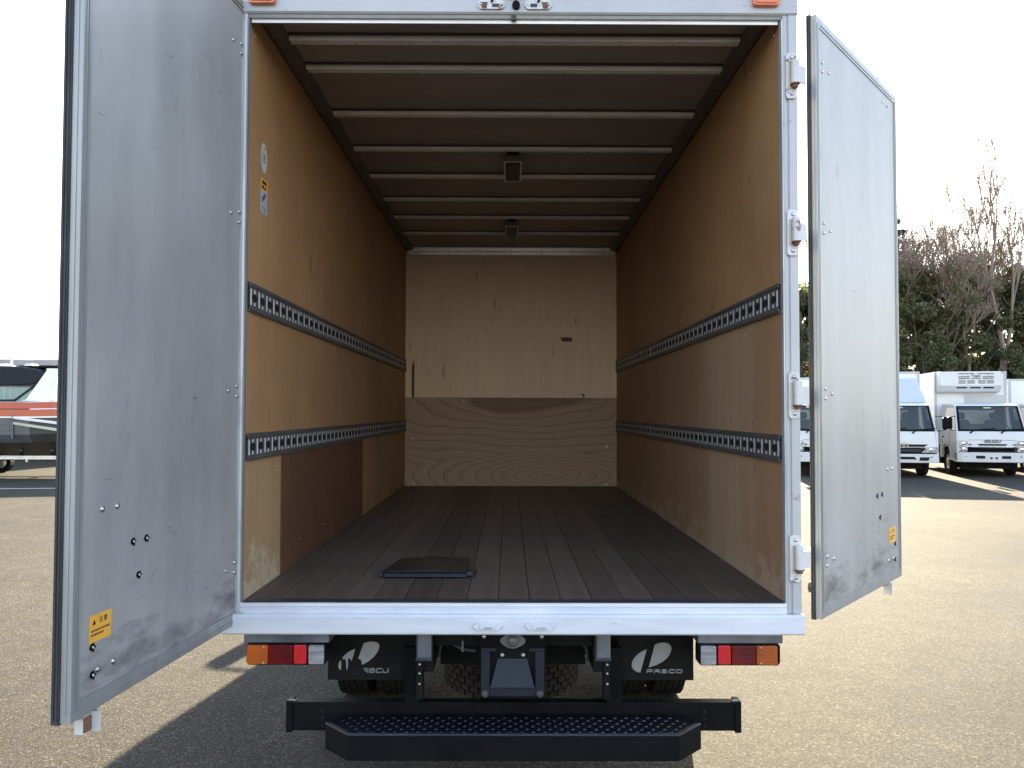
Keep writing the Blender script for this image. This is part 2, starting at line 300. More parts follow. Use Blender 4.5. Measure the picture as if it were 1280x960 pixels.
def leafmat(name, a, b, tcol):
    m = bpy.data.materials.new(name); m.use_nodes = True; nt = m.node_tree; p = nt.nodes['Principled BSDF']
    p.inputs['Roughness'].default_value = .42
    g = nd(nt, 'ShaderNodeNewGeometry'); mp = coords(nt); n = noise(nt, mp, .5, 3)
    c = mixc(nt, g.outputs['Random Per Island'], a, b)
    rn = ramp(nt, [(.3, .7), (.7, 1.3)]); nt.links.new(n.outputs[0], rn.inputs[0]); c = mixc(nt, 1.0, c, rn, 'MULTIPLY')
    nt.links.new(c, p.inputs['Base Color'])
    tr = nd(nt, 'ShaderNodeBsdfTranslucent'); tr.inputs[0].default_value = (*tcol, 1)
    mx = nd(nt, 'ShaderNodeMixShader'); mx.inputs[0].default_value = .3
    nt.links.new(p.outputs[0], mx.inputs[1]); nt.links.new(tr.outputs[0], mx.inputs[2])
    nt.links.new(mx.outputs[0], nt.nodes['Material Output'].inputs[0]); MT[name] = m
leafmat('leaf_dark', (.055, .068, .03), (.125, .13, .058), (.20, .21, .07))
leafmat('leaf_olive', (.07, .08, .035), (.14, .135, .06), (.22, .21, .07))
leafmat('leaf_conifer', (.03, .045, .03), (.05, .065, .035), (.05, .07, .03))
mat('bark', (.12, .095, .075), .9, col2=(.08, .065, .05), scale=3, stretch=(3, 3, .6))
mat('twig', (.26, .205, .16), .9, col2=(.20, .155, .12), scale=2)

# ------------------------------------------------------------------ mesh builder
class MB:
    def __init__(s): s.v = []; s.f = []; s.m = []; s.names = []
    def mi(s, m):
        if m not in s.names: s.names.append(m)
        return s.names.index(m)
    def add(s, vs, fs, m):
        o = len(s.v); s.v += [tuple(p) for p in vs]; s.f += [tuple(i+o for i in f) for f in fs]; s.m += [s.mi(m)]*len(fs); return s
    def box(s, x0, x1, y0, y1, z0, z1, m):
        return s.add([(x0,y0,z0),(x1,y0,z0),(x1,y1,z0),(x0,y1,z0),(x0,y0,z1),(x1,y0,z1),(x1,y1,z1),(x0,y1,z1)],
              [(0,3,2,1),(4,5,6,7),(0,1,5,4),(1,2,6,5),(2,3,7,6),(3,0,4,7)], m)
    def cbox(s, x0, x1, y0, y1, z0, z1, m, c=.004):
        """box with its four long-edge chamfers (around y axis: seen from the front the corners are cut)"""
        c = min(c, (x1-x0)*.45, (z1-z0)*.45)
        pts = [(x0+c,z0),(x1-c,z0),(x1,z0+c),(x1,z1-c),(x1-c,z1),(x0+c,z1),(x0,z1-c),(x0,z0+c)]
        return s.prism_y(pts, y0, y1, m)
    def prism_y(s, pts, y0, y1, m):
        n = len(pts); a = sum(pts[i][0]*pts[(i+1)%n][1]-pts[(i+1)%n][0]*pts[i][1] for i in range(n))
        if a < 0: pts = pts[::-1]
        vs = [(x,y0,z) for x, z in pts]+[(x,y1,z) for x, z in pts]
        return s.add(vs, [tuple(range(n)), tuple(range(2*n-1, n-1, -1))]+[(i,i+n,(i+1)%n+n,(i+1)%n) for i in range(n)], m)
    def prism_x(s, pts, x0, x1, m):      # pts (y,z)
        n = len(pts); a = sum(pts[i][0]*pts[(i+1)%n][1]-pts[(i+1)%n][0]*pts[i][1] for i in range(n))
        if a < 0: pts = pts[::-1]
        vs = [(x0,y,z) for y, z in pts]+[(x1,y,z) for y, z in pts]
        return s.add(vs, [tuple(range(n-1,-1,-1)), tuple(range(n, 2*n))]+[(i,(i+1)%n,(i+1)%n+n,i+n) for i in range(n)], m)
    def prism_z(s, pts, z0, z1, m):
        n = len(pts); a = sum(pts[i][0]*pts[(i+1)%n][1]-pts[(i+1)%n][0]*pts[i][1] for i in range(n))
        if a < 0: pts = pts[::-1]
        vs = [(x,y,z0) for x, y in pts]+[(x,y,z1) for x, y in pts]
        return s.add(vs, [tuple(range(n-1,-1,-1)), tuple(range(n, 2*n))]+[(i,(i+1)%n,(i+1)%n+n,i+n) for i in range(n)], m)
    def cyl(s, a, b, r, m, n=12, r2=None, cap=True):
        a = Vector(a); b = Vector(b); d = (b-a).normalized(); u = d.orthogonal().normalized(); w = d.cross(u); r2 = r if r2 is None else r2
        vs = [a+(u*math.cos(2*PI*i/n)+w*math.sin(2*PI*i/n))*r for i in range(n)]+[b+(u*math.cos(2*PI*i/n)+w*math.sin(2*PI*i/n))*r2 for i in range(n)]
        fs = [(i,(i+1)%n,(i+1)%n+n,i+n) for i in range(n)]
        if cap: fs += [tuple(range(n-1,-1,-1)), tuple(range(n, 2*n))]
        return s.add(vs, fs, m)
    def dome(s, c, d, r, h, m, n=10):
        c = Vector(c); d = Vector(d).normalized(); u = d.orthogonal().normalized(); w = d.cross(u); vs = []; fs = []
        rings = [(1, 0), (.85, .5), (.5, .87)]
        for k, (rr, hh) in enumerate(rings):
            vs += [c+(u*math.cos(2*PI*i/n)+w*math.sin(2*PI*i/n))*r*rr+d*h*hh for i in range(n)]
        vs.append(c+d*h)
        for k in range(2): fs += [(k*n+i, k*n+(i+1)%n, (k+1)*n+(i+1)%n, (k+1)*n+i) for i in range(n)]
        fs += [(2*n+i, 2*n+(i+1)%n, 3*n) for i in range(n)]
        return s.add(vs, fs, m)
    def lathe_x(s, prof, m, c=(0, 0, 0), n=28):       # prof (x, r)
        vs = []; fs = []; k = len(prof)
        for i in range(n):
            t = 2*PI*i/n
            vs += [(c[0]+x, c[1]+r*math.cos(t), c[2]+r*math.sin(t)) for x, r in prof]
        for i in range(n):
            j = (i+1) % n
            fs += [(i*k+q, i*k+q+1, j*k+q+1, j*k+q) for q in range(k-1)]
        return s.add(vs, fs, m)
    def tube(s, pts, r, m, n=8):
        for i in range(len(pts)-1): s.cyl(pts[i], pts[i+1], r, m, n)
        return s
    def stroke(s, p, q, w, y, h, m):      # flat stroke in the xz plane
        (x0, z0), (x1, z1) = p, q; L = math.hypot(x1-x0, z1-z0); dx = (x1-x0)/L; dz = (z1-z0)/L; a = w/2
        x0 -= dx*a; z0 -= dz*a; x1 += dx*a; z1 += dz*a
        return s.prism_y([(x0-dz*a, z0+dx*a), (x1-dz*a, z1+dx*a), (x1+dz*a, z1-dx*a), (x0+dz*a, z0-dx*a)], y-h, y, m)
    def build(s, name, parent=None, loc=(0, 0, 0), rot=(0, 0, 0), smooth=False, bevel=0, kind=None, label=None):
        me = bpy.data.meshes.new(name); me.from_pydata(s.v, [], s.f)
        for n in s.names: me.materials.append(MT[n])
        me.polygons.foreach_set('material_index', s.m)
        if smooth:
            me.polygons.foreach_set('use_smooth', [True]*len(s.f)); 
            try: me.set_sharp_from_angle(angle=rad(35))
            except Exception: pass
        me.update(); o = bpy.data.objects.new(name, me); COL.objects.link(o); o.parent = parent; o.location = loc; o.rotation_euler = rot
        if bevel:
            b = o.modifiers.new('bevel', 'BEVEL'); b.width = bevel; b.segments = 2; b.limit_method = 'ANGLE'; b.angle_limit = rad(40)
        if kind: o['kind'] = kind
        if label: o['label'] = label
        return o
def thing(name, label, cat, loc=(0, 0, 0), rz=0, group=None):
    o = bpy.data.objects.new(name, None); COL.objects.link(o); o.empty_display_size = .3; o.location = loc; o.rotation_euler = (0, 0, rz)
    o['label'] = label; o['category'] = cat
    if group: o['group'] = group
    return o
def tag(o, label=None, cat=None, group=None, kind=None):
    if label: o['label'] = label
    if cat: o['category'] = cat
    if group: o['group'] = group
    if kind: o['kind'] = kind
    return o
def dup(root, loc, rz, label):
    r = root.copy(); COL.objects.link(r); r.location = loc; r.rotation_euler = (0, 0, rz); r['label'] = label
    def rec(src, dst):
        for ch in list(src.children):
            c = ch.copy(); COL.objects.link(c); c.parent = dst; rec(ch, c)
    rec(root, r); return r
def text_tris(body, size, shear=0, bold=0.0, xs=1.0):
    cu = bpy.data.curves.new('print', 'FONT'); cu.body = body; cu.size = size; cu.align_x = 'CENTER'; cu.align_y = 'CENTER'; cu.shear = shear; cu.offset = bold
    cu.resolution_u = 3
    o = bpy.data.objects.new('print', cu); COL.objects.link(o); dg = bpy.context.evaluated_depsgraph_get(); dg.update()
    me = bpy.data.meshes.new_from_object(o.evaluated_get(dg)); vs = [(v.co.x*xs, v.co.y) for v in me.vertices]; fs = [tuple(p.vertices) for p in me.polygons]
    bpy.data.objects.remove(o); bpy.data.curves.remove(cu); bpy.data.meshes.remove(me); return vs, fs

# ------------------------------------------------------------------ ground
g = MB(); g.add([(-700, -150, 0), (700, -150, 0), (700, 1200, 0), (-700, 1200, 0)], [(0, 1, 2, 3)], 'asphalt')
tag(g.build('asphalt_ground'), 'sunlit worn asphalt yard with the truck shadow across it', kind='structure')
g = MB(); g.add([(-60, 50, .004), (90, 50, .004), (90, 400, .6), (-60, 400, .6)], [(0, 1, 2, 3)], 'soil')
tag(g.build('soil_bank'), 'bare earth under the trees beyond the yard', kind='structure')
g = MB(); g.prism_z([(-60, 49.6), (90, 49.6), (90, 49.8), (-60, 49.8)], 0, .13, 'roof_grey'); tag(g.build('kerb'), 'low kerb at the far edge of the yard', kind='structure')
g = MB()
for x0, y0, x1, y1 in [(-15.5, 17.6, -9.2, 18.3)]:
    g.add([(x0, y0, .004), (x1, y1, .004), (x1, y1+.12, .004), (x0, y0+.12, .004)], [(0, 1, 2, 3)], 'paint_line')
tag(g.build('parking_line'), 'worn white line painted on the asphalt before the boat', kind='structure')

# ================================================================== THE OPEN BOX TRUCK
TR = thing('box_truck', 'white box truck seen from behind with both rear doors swung wide open', 'box truck', (.021, 3.155, 0))
HW = 1.028; ZF = 1.0; ZH = 3.236; LEN = 4.9; CEIL = 3.310
# --- outer skin
for sx in (-1, 1):
    b = MB(); b.box(min(sx*1.043, sx*1.072), max(sx*1.043, sx*1.072), .012, LEN+.06, .90, 3.40, 'white_box')
    b.build('side_wall', TR)
    b = MB(); b.box(min(sx*1.073, sx*1.088), max(sx*1.073, sx*1.088), .05, LEN+.04, .88, .98, 'frame_paint'); b.box(min(sx*1.073, sx*1.088), max(sx*1.073, sx*1.088), .05, LEN+.04, 3.34, 3.41, 'frame_paint'); b.build('side_rail', TR)
b = MB(); b.box(-1.072, 1.072, .012, LEN+.06, 3.402, 3.43, 'white_box'); b.build('roof', TR)
b = MB(); b.box(-1.042, 1.042, LEN+.03, LEN+.058, .90, 3.40, 'white_box'); b.build('front_wall', TR)
b = MB(); b.box(-1.04, 1.04, .03, LEN+.02, .90, .958, 'dusty_black')
for k in range(9): b.box(-1.03, 1.03, .35+k*.52, .43+k*.52, .83, .899, 'dusty_black')
b.build('subfloor', TR)
# --- floor boards
nb = 17; bw = 2*HW/nb
fb = MB(); fb.box(-bw/2+.0012, bw/2-.0012, 0, LEN-.006, -.03, 0, 'floor_wood'); first = None
for i in range(nb):
    x = -HW+bw*(i+.5)
    if first is None: first = fb.build('floor_board', TR, (x, .002, ZF-.004), bevel=.0015)
    else:
        o = first.copy(); COL.objects.link(o); o.location = (x, .002, ZF-.004-random.uniform(0, .002))
# --- wall lining sheets
def sheet(x, y0, y1, z0, z1, m, name='plywood_panel', label=None):
    b = MB(); b.box(min(x, x+math.copysign(.012, x)), max(x, x+math.copysign(.012, x)), y0, y1, z0, z1, m); return b.build(name, TR, label=label)
RU0, RU1, RL0, RL1 = 2.107, 2.212, 1.53, 1.628
L = -HW
sheet(L, .008, LEN-.002, RU1-.02, 3.30, 'ply_left'); sheet(L, .008, LEN-.002, RL1-.02, RU0+.02, 'ply_left')
sheet(L, .008, .52, ZF-.002, RL0+.02, 'ply_left_pale', label='pale worn plywood sheet'); sheet(L+.004, .5225, 2.56, ZF-.002, RL0+.02, 'ply_dark', label='dark brown plywood patch')
sheet(L, 2.563, LEN-.002, ZF-.002, RL0+.02, 'ply_left')
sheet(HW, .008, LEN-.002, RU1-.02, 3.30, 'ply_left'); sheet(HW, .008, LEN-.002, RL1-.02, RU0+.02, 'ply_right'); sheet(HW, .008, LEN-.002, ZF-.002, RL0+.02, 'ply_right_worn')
b = MB(); b.box(-HW+.001, HW-.001, LEN-.008, LEN+.004, 1.852, 3.29, 'ply_back'); b.build('plywood_panel', TR, label='pale upper sheet of the end wall')
b = MB(); b.box(-HW+.001, HW-.001, LEN-.014, LEN+.004, ZF-.004, 1.851, 'veneer_lower'); b.build('plywood_panel', TR, label='brown boldly grained lower sheet of the end wall')
# patches and gouges on the end wall
b = MB(); b.prism_y([(.476, 2.44), (.59, 2.44), (.60, 2.40), (.50, 2.40)], LEN-.0105, LEN-.008, 'ply_dark')
b.prism_y([(-.965, 1.853), (-.940, 1.853), (-.938, 2.16), (-.950, 2.22), (-.965, 2.14)], LEN-.0105, LEN-.008, 'ply_dark')
b.prism_y([(.66, 1.89), (.715, 1.89), (.715, 1.853), (.70, 1.853), (.70, 1.875)], LEN-.0105, LEN-.008, 'ply_dark')
b.build('wood_patch', TR)
# --- screws of the lining
b = MB()
def screw(x, y, z, d, r=.0045, m='steel'): b.dome((x, y, z), d, r, r*.5, m, 6)
for z in (3.18, 2.83, 2.47, 2.12):
    for x in (-.925, -.58, -.22, .135, .19, .535, .94): 
        if z in (2.83, 2.12) and x in (-.58, -.22, .535): continue
        screw(x, LEN-.008, z, (0, -1, 0), .009, 'slot_white')
for x, z in ((-.46, 1.82), (-.95, 1.45), (.93, 1.38), (-.94, 1.02), (.93, .99+.02)): screw(x, LEN-.014, z, (0, -1, 0), .009, 'slot_white')
for sx in (-1, 1):
    for z in (3.2, 2.95, 2.72, 2.45, 2.28, 2.04, 1.86, 1.69, 1.47, 1.30, 1.12):
        for y in (.07, .36, .40, .86, 1.32, 1.36, 1.85, 2.33, 2.37, 2.9, 3.4, 3.44, 4.0, 4.5):
            if random.random() < .8: screw(sx*(HW-.0005-(.004 if sx < 0 and .5 < y < 2.57 and z < 1.53 else 0)), y+random.uniform(-.012, .012), z+random.uniform(-.015, .015), (-sx, 0, 0), .0052)
b.build('lining_screws', TR, kind='stuff')

# --- cargo tracks
def track(sx, z0, z1, joint=None):
    """slotted steel channel: real openings, bright pads behind, tall slot / dark hole between two short slots"""
    h = z1-z0; P = .104; n = int((LEN-.03)/P)
    ya = [.018, .022, .012, .018, .034]; za = [.022, .013, .0285, .013, .0285-.0]   # columns
    zz = [0, h*.20, h*.39, h*.61, h*.80, h]
    fb_ = MB(); X0 = sx*(HW-.010)
    def q(y0, y1, a, c, x, m):
        vs = [(x, y0, a), (x, y1, a), (x, y1, c), (x, y0, c)]
        fb_.add(vs, [(0, 1, 2, 3) if sx < 0 else (3, 2, 1, 0)], m)
    for k in range(n):
        y = .014+k*P
        cols = [y, y+.014, y+.034, y+.060, y+.080, y+P]
        for ci in range(5):
            a, c = cols[ci], cols[ci+1]
            q(a, c, z0, z0+zz[1], X0, 'track_grey'); q(a, c, z0+zz[4], z1, X0, 'track_grey')
            if ci == 0: q(a, c, z0+zz[1], z0+zz[4], X0, 'track_grey')
            elif ci in (2, 4):
                q(a, c, z0+zz[1], z0+zz[2], X0, 'track_grey'); q(a, c, z0+zz[3], z0+zz[4], X0, 'track_grey')
    yend = .014+n*P
    q(yend, LEN-.016, z0, z1, X0, 'track_grey')
    # folded lips top and bottom
    for za_, zb_ in ((z0-.004, z0), (z1, z1+.004)):
        fb_.box(min(X0-sx*.002, sx*HW), max(X0-sx*.002, sx*HW), .014, LEN-.016, za_, zb_, 'track_grey')
    fb_.box(min(X0-sx*.0045, X0), max(X0-sx*.0045, X0), .014, LEN-.016, z0+.002, z0+.010, 'track_grey')
    fb_.box(min(X0-sx*.0045, X0), max(X0-sx*.0045, X0), .014, LEN-.016, z1-.010, z1-.002, 'track_grey')
    if joint:
        fb_.box(min(X0-sx*.001, X0), max(X0-sx*.001, X0), joint, joint+.012, z0+.01, z1-.01, 'galvanised')
    o = fb_.build('cargo_track', TR)
    p = MB(); X1 = sx*(HW-.0093)
    def pq(y0, y1, a, c, m, x=X1):
        p.add([(x, y0, a), (x, y1, a), (x, y1, c), (x, y0, c)], [(0, 1, 2, 3) if sx < 0 else (3, 2, 1, 0)], m)
    for k in range(n):
        y = .014+k*P
        pq(y+.014, y+.034, z0+zz[1]-.004, z0+zz[4]+.004, 'slot_white'); pq(y+.036, y+P+.001, z0+zz[2]-.006, z0+zz[3]+.006, 'dark_hole')
        pq(y+.060, y+.080, z0+zz[1]-.004, z0+zz[2]-.006, 'slot_white'); pq(y+.060, y+.080, z0+zz[3]+.006, z0+zz[4]+.004, 'slot_white')
    p.build('slot_backing', o)
for sx in (-1, 1):
    track(sx, RU0, RU1, 2.9 if sx > 0 else None); track(sx, RL0, RL1, 2.9 if sx > 0 else None)

# --- ceiling: sheets between roof bows, coves along both sides, header beam at the end
bows = [.02, .29, .585, 1.165, 1.75, 2.33, 2.93, 3.50, 4.10]
edges = bows+[LEN-.12]
for i in range(len(edges)-1):
    b = MB(); b.box(-HW+.06, HW-.06, edges[i]+.045, edges[i+1]+.03, CEIL-.003, CEIL+.01, 'ceiling_sheet'); b.build('ceiling_panel', TR)
bb = MB(); zb = 3.2835; xw = HW-.075; ZT = CEIL-.0045
bb.prism_x([(0, ZT), (0, zb+.006), (.004, zb), (.020, zb), (.0205, ZT)], -xw, xw, 'bow_metal')
bb.prism_x([(.0207, ZT), (.0207, zb+.008), (.0278, zb+.008), (.0278, ZT)], -xw, xw, 'bow_dark')
bb.prism_x([(.028, ZT), (.028, zb), (.047, zb), (.050, zb+.005), (.050, ZT)], -xw, xw, 'bow_metal')
bb.box(-xw, xw, .0505, .072, CEIL-.010, CEIL-.0045, 'bow_dark'); bb.box(-xw, xw, .0722, .082, CEIL-.0105, CEIL-.0045, 'bow_metal'); bb.box(-xw, xw, -.020, -.001, CEIL-.010, CEIL-.0045, 'bow_dark')
for k in range(9): bb.dome((-.9+k*.225, .038, zb), (0, 0, -1), .004, .002, 'bow_dark', 6)
fo = None
for y in bows[1:]:
    if fo is None: fo = bb.build('roof_bow', TR, (0, y, 0))
    else: o = fo.copy(); COL.objects.link(o); o.location = (0, y, 0)
for sx in (-1, 1):
    b = MB(); pts = [(sx*(HW-.001), 3.285), (sx*(HW-.018), 3.278), (sx*(HW-.068), 3.286), (sx*(HW-.075), CEIL-.0015), (sx*(HW-.001), CEIL-.002)]
    b.prism_y(pts, .006, LEN-.01, 'cove_metal')
    for k in range(16): b.dome((sx*(HW-.042), .25+k*.3, 3.2815), (sx*.4, 0, -1), .005, .003, 'steel', 6)
    b.build('ceiling_cove', TR)
b = MB(); b.prism_x([(LEN-.052, 3.3085), (LEN-.043, 3.277), (LEN-.038, 3.2735), (LEN-.034, 3.2735), (LEN-.032, 3.270), (LEN-.023, 3.241), (LEN-.018, 3.236), (LEN-.004, 3.236), (LEN, 3.3085)], -HW+.02, HW-.02, 'header_metal')
for k in range(7): b.dome((-.905+k*.3, LEN-.047, 3.292), (0, -1, -.2), .006, .004, 'bow_dark', 6); b.dome((-.905+k*.3, LEN-.027, 3.256), (0, -1, -.2), .006, .004, 'bow_dark', 6)
b.build('end_header', TR)
# --- interior lamps
for y0_, y1_ in ((1.84, 2.27), (3.60, 4.06)):
    w = .055
    b = MB(); b.cbox(-w, w, y0_, y1_, 3.238, 3.2828, 'cove_metal', .008); o = b.build('interior_lamp', TR, bevel=.004)
    b = MB(); b.box(-w+.015, w-.015, y0_+.03, y1_-.03, 3.232, 3.2375, 'bow_dark'); b.build('lamp_lens', o)
    b = MB(); b.box(-w, -w+.008, y0_-.002, y1_+.002, 3.2355, 3.239, 'bow_metal'); b.box(w-.008, w, y0_-.002, y1_+.002, 3.2355, 3.239, 'bow_metal'); b.box(-w+.0085, w-.0085, y0_-.003, y0_+.005, 3.236, 3.2385, 'bow_metal'); b.box(-w+.0085, w-.0085, y1_-.005, y1_+.003, 3.236, 3.2385, 'bow_metal'); b.build('lamp_frame', o)
    b = MB(); b.box(-w+.018, w-.018, y0_-.05, y0_-.004, 3.276, 3.306, 'dark_hole'); b.build('lamp_socket', o)

# --- rear frame
for sx in (-1, 1):
    b = MB()
    x0, x1 = 1.030, 1.086
    prof = [(x0, .06), (x0, -.012), (x0+.006, -.016), (x0+.012, -.016), (x0+.014, -.011), (x0+.020, -.011), (x0+.022, -.018), (x1-.004, -.018), (x1, -.012), (x1, .06)]
    b.prism_z([(sx*x, y) for x, y in prof], .962, 3.246, 'frame_paint' if sx > 0 else 'scuffed_post')
    b.build('corner_post', TR)
    b = MB(); b.box(min(sx*1.0255, sx*1.0298), max(sx*1.0255, sx*1.0298), -.014, .016, ZF+.002, ZH-.004, 'door_trim' if sx < 0 else 'scuffed_post')
    b.build('post_trim', TR)
b = MB(); b.prism_x([(.06, 3.2485), (-.012, 3.2485), (-.019, 3.255), (-.019, 3.352), (-.012, 3.358), (.06, 3.358)], -1.088, 1.088, 'frame_paint'); b.build('rear_header', TR)
b = MB(); b.prism_x([(.05, 3.236), (-.004, 3.236), (-.008, 3.2475), (.05, 3.2475)], -1.029, 1.029, 'door_trim'); b.box(-1.02, 1.02, .008, .0118, 3.222, 3.2355, 'bow_metal'); b.build('header_lip', TR)
b = MB(); b.prism_x([(-.020, 3.360), (-.052, 3.362), (-.056, 3.372), (-.05, 3.385), (.06, 3.40), (.06, 3.360)], -1.09, 1.09, 'frame_paint'); b.build('rain_gutter', TR)
# sill
b = MB(); b.prism_x([(.03, .9995), (.03, .90), (-.016, .90), (-.016, .9745), (-.011, .9775), (-.011, .983), (-.016, .986), (-.012, .9995)], -1.0295, 1.0295, 'sill_paint'); b.build('threshold_step', TR)
b = MB(); b.prism_x([(.05, .885), (-.034, .885), (-.040, .891), (-.040, .952), (-.034, .9595), (-.0165, .9605), (.05, .9605)], -1.090, 1.087, 'sill_paint')
o = b.build('rear_sill', TR)
b = MB(); b.box(-1.02, 1.02, -.0175, .028, .9997, 1.0035, 'bracket_metal'); b.build('threshold_edge', TR)
for sx in (-1, 1):
    b = MB(); cx = sx*.098
    b.cbox(cx-.054, cx+.054, -.050, -.0405, .906, .934, 'sill_paint', .012); b.cbox(cx-.030, cx+.030, -.056, -.0505, .912, .928, 'sill_paint', .006)
    b.box(cx-.012, cx+.02, -.0575, -.0563, .913, .919, 'scuffed_post'); b.build('sill_keeper', TR, bevel=.003)
# header keepers, marker lamps, plug
for sx in (-1, 1):
    cx = -.092+.0 if sx < 0 else .087
    b = MB(); b.cbox(cx-.052, cx+.052, -.028, -.0195, 3.262, 3.300, 'hinge_paint', .012); o = b.build('header_keeper', TR, bevel=.002)
    b = MB()
    for e in (-1, 1): b.dome((cx+e*.041, -.028, 3.281), (0, -1, 0), .0065, .005, 'steel', 8)
    b.build('keeper_bolt', o)
    b = MB(); b.prism_y([(cx-sx*-.028-.008, 3.2645), (cx-sx*-.028+.010, 3.2645), (cx-sx*-.028+.013, 3.288), (cx-sx*-.028-.014, 3.288)], -.0305, -.0285, 'rust')
    b.prism_y([(cx-.004, 3.289), (cx+.004, 3.302), (cx+.010, 3.300), (cx+.004, 3.286)], -.034, -.0285, 'black_metal'); b.box(cx-sx*.016-.013, cx-sx*.016+.013, -.0305, -.0285, 3.270, 3.282, 'bracket_metal'); b.build('keeper_slot', o)
    cx = sx*.966-.004
    b = MB(); b.cbox(cx-.051, cx+.051, -.040, -.0195, 3.277, 3.325, 'marker_orange', .008); b.cbox(cx-.042, cx+.042, -.044, -.0405, 3.284, 3.318, 'marker_orange', .006); b.build('marker_lamp', TR, bevel=.005)
b = MB(); b.cyl((.003, -.0195, 3.277), (.003, -.034, 3.277), .015, 'black_metal', 16); b.build('rubber_plug', TR)
b = MB(); b.tube([(.003, -.030, 3.29), (-.003, -.030, 3.305), (-.006, -.030, 3.33)], .0022, 'black_metal', 6); b.build('cable', TR)
b = MB(); b.cbox(-.038, .034, -.05, -.0195, 3.313, 3.345, 'frame_paint', .004); b.box(-.038, .034, -.052, -.0505, 3.3125, 3.316, 'black_metal'); b.build('lock_cover', TR, bevel=.002)
b = MB(); b.box(-.016, .004, -.012, .002, 3.228, 3.2465, 'bow_dark'); b.build('centre_catch', TR)

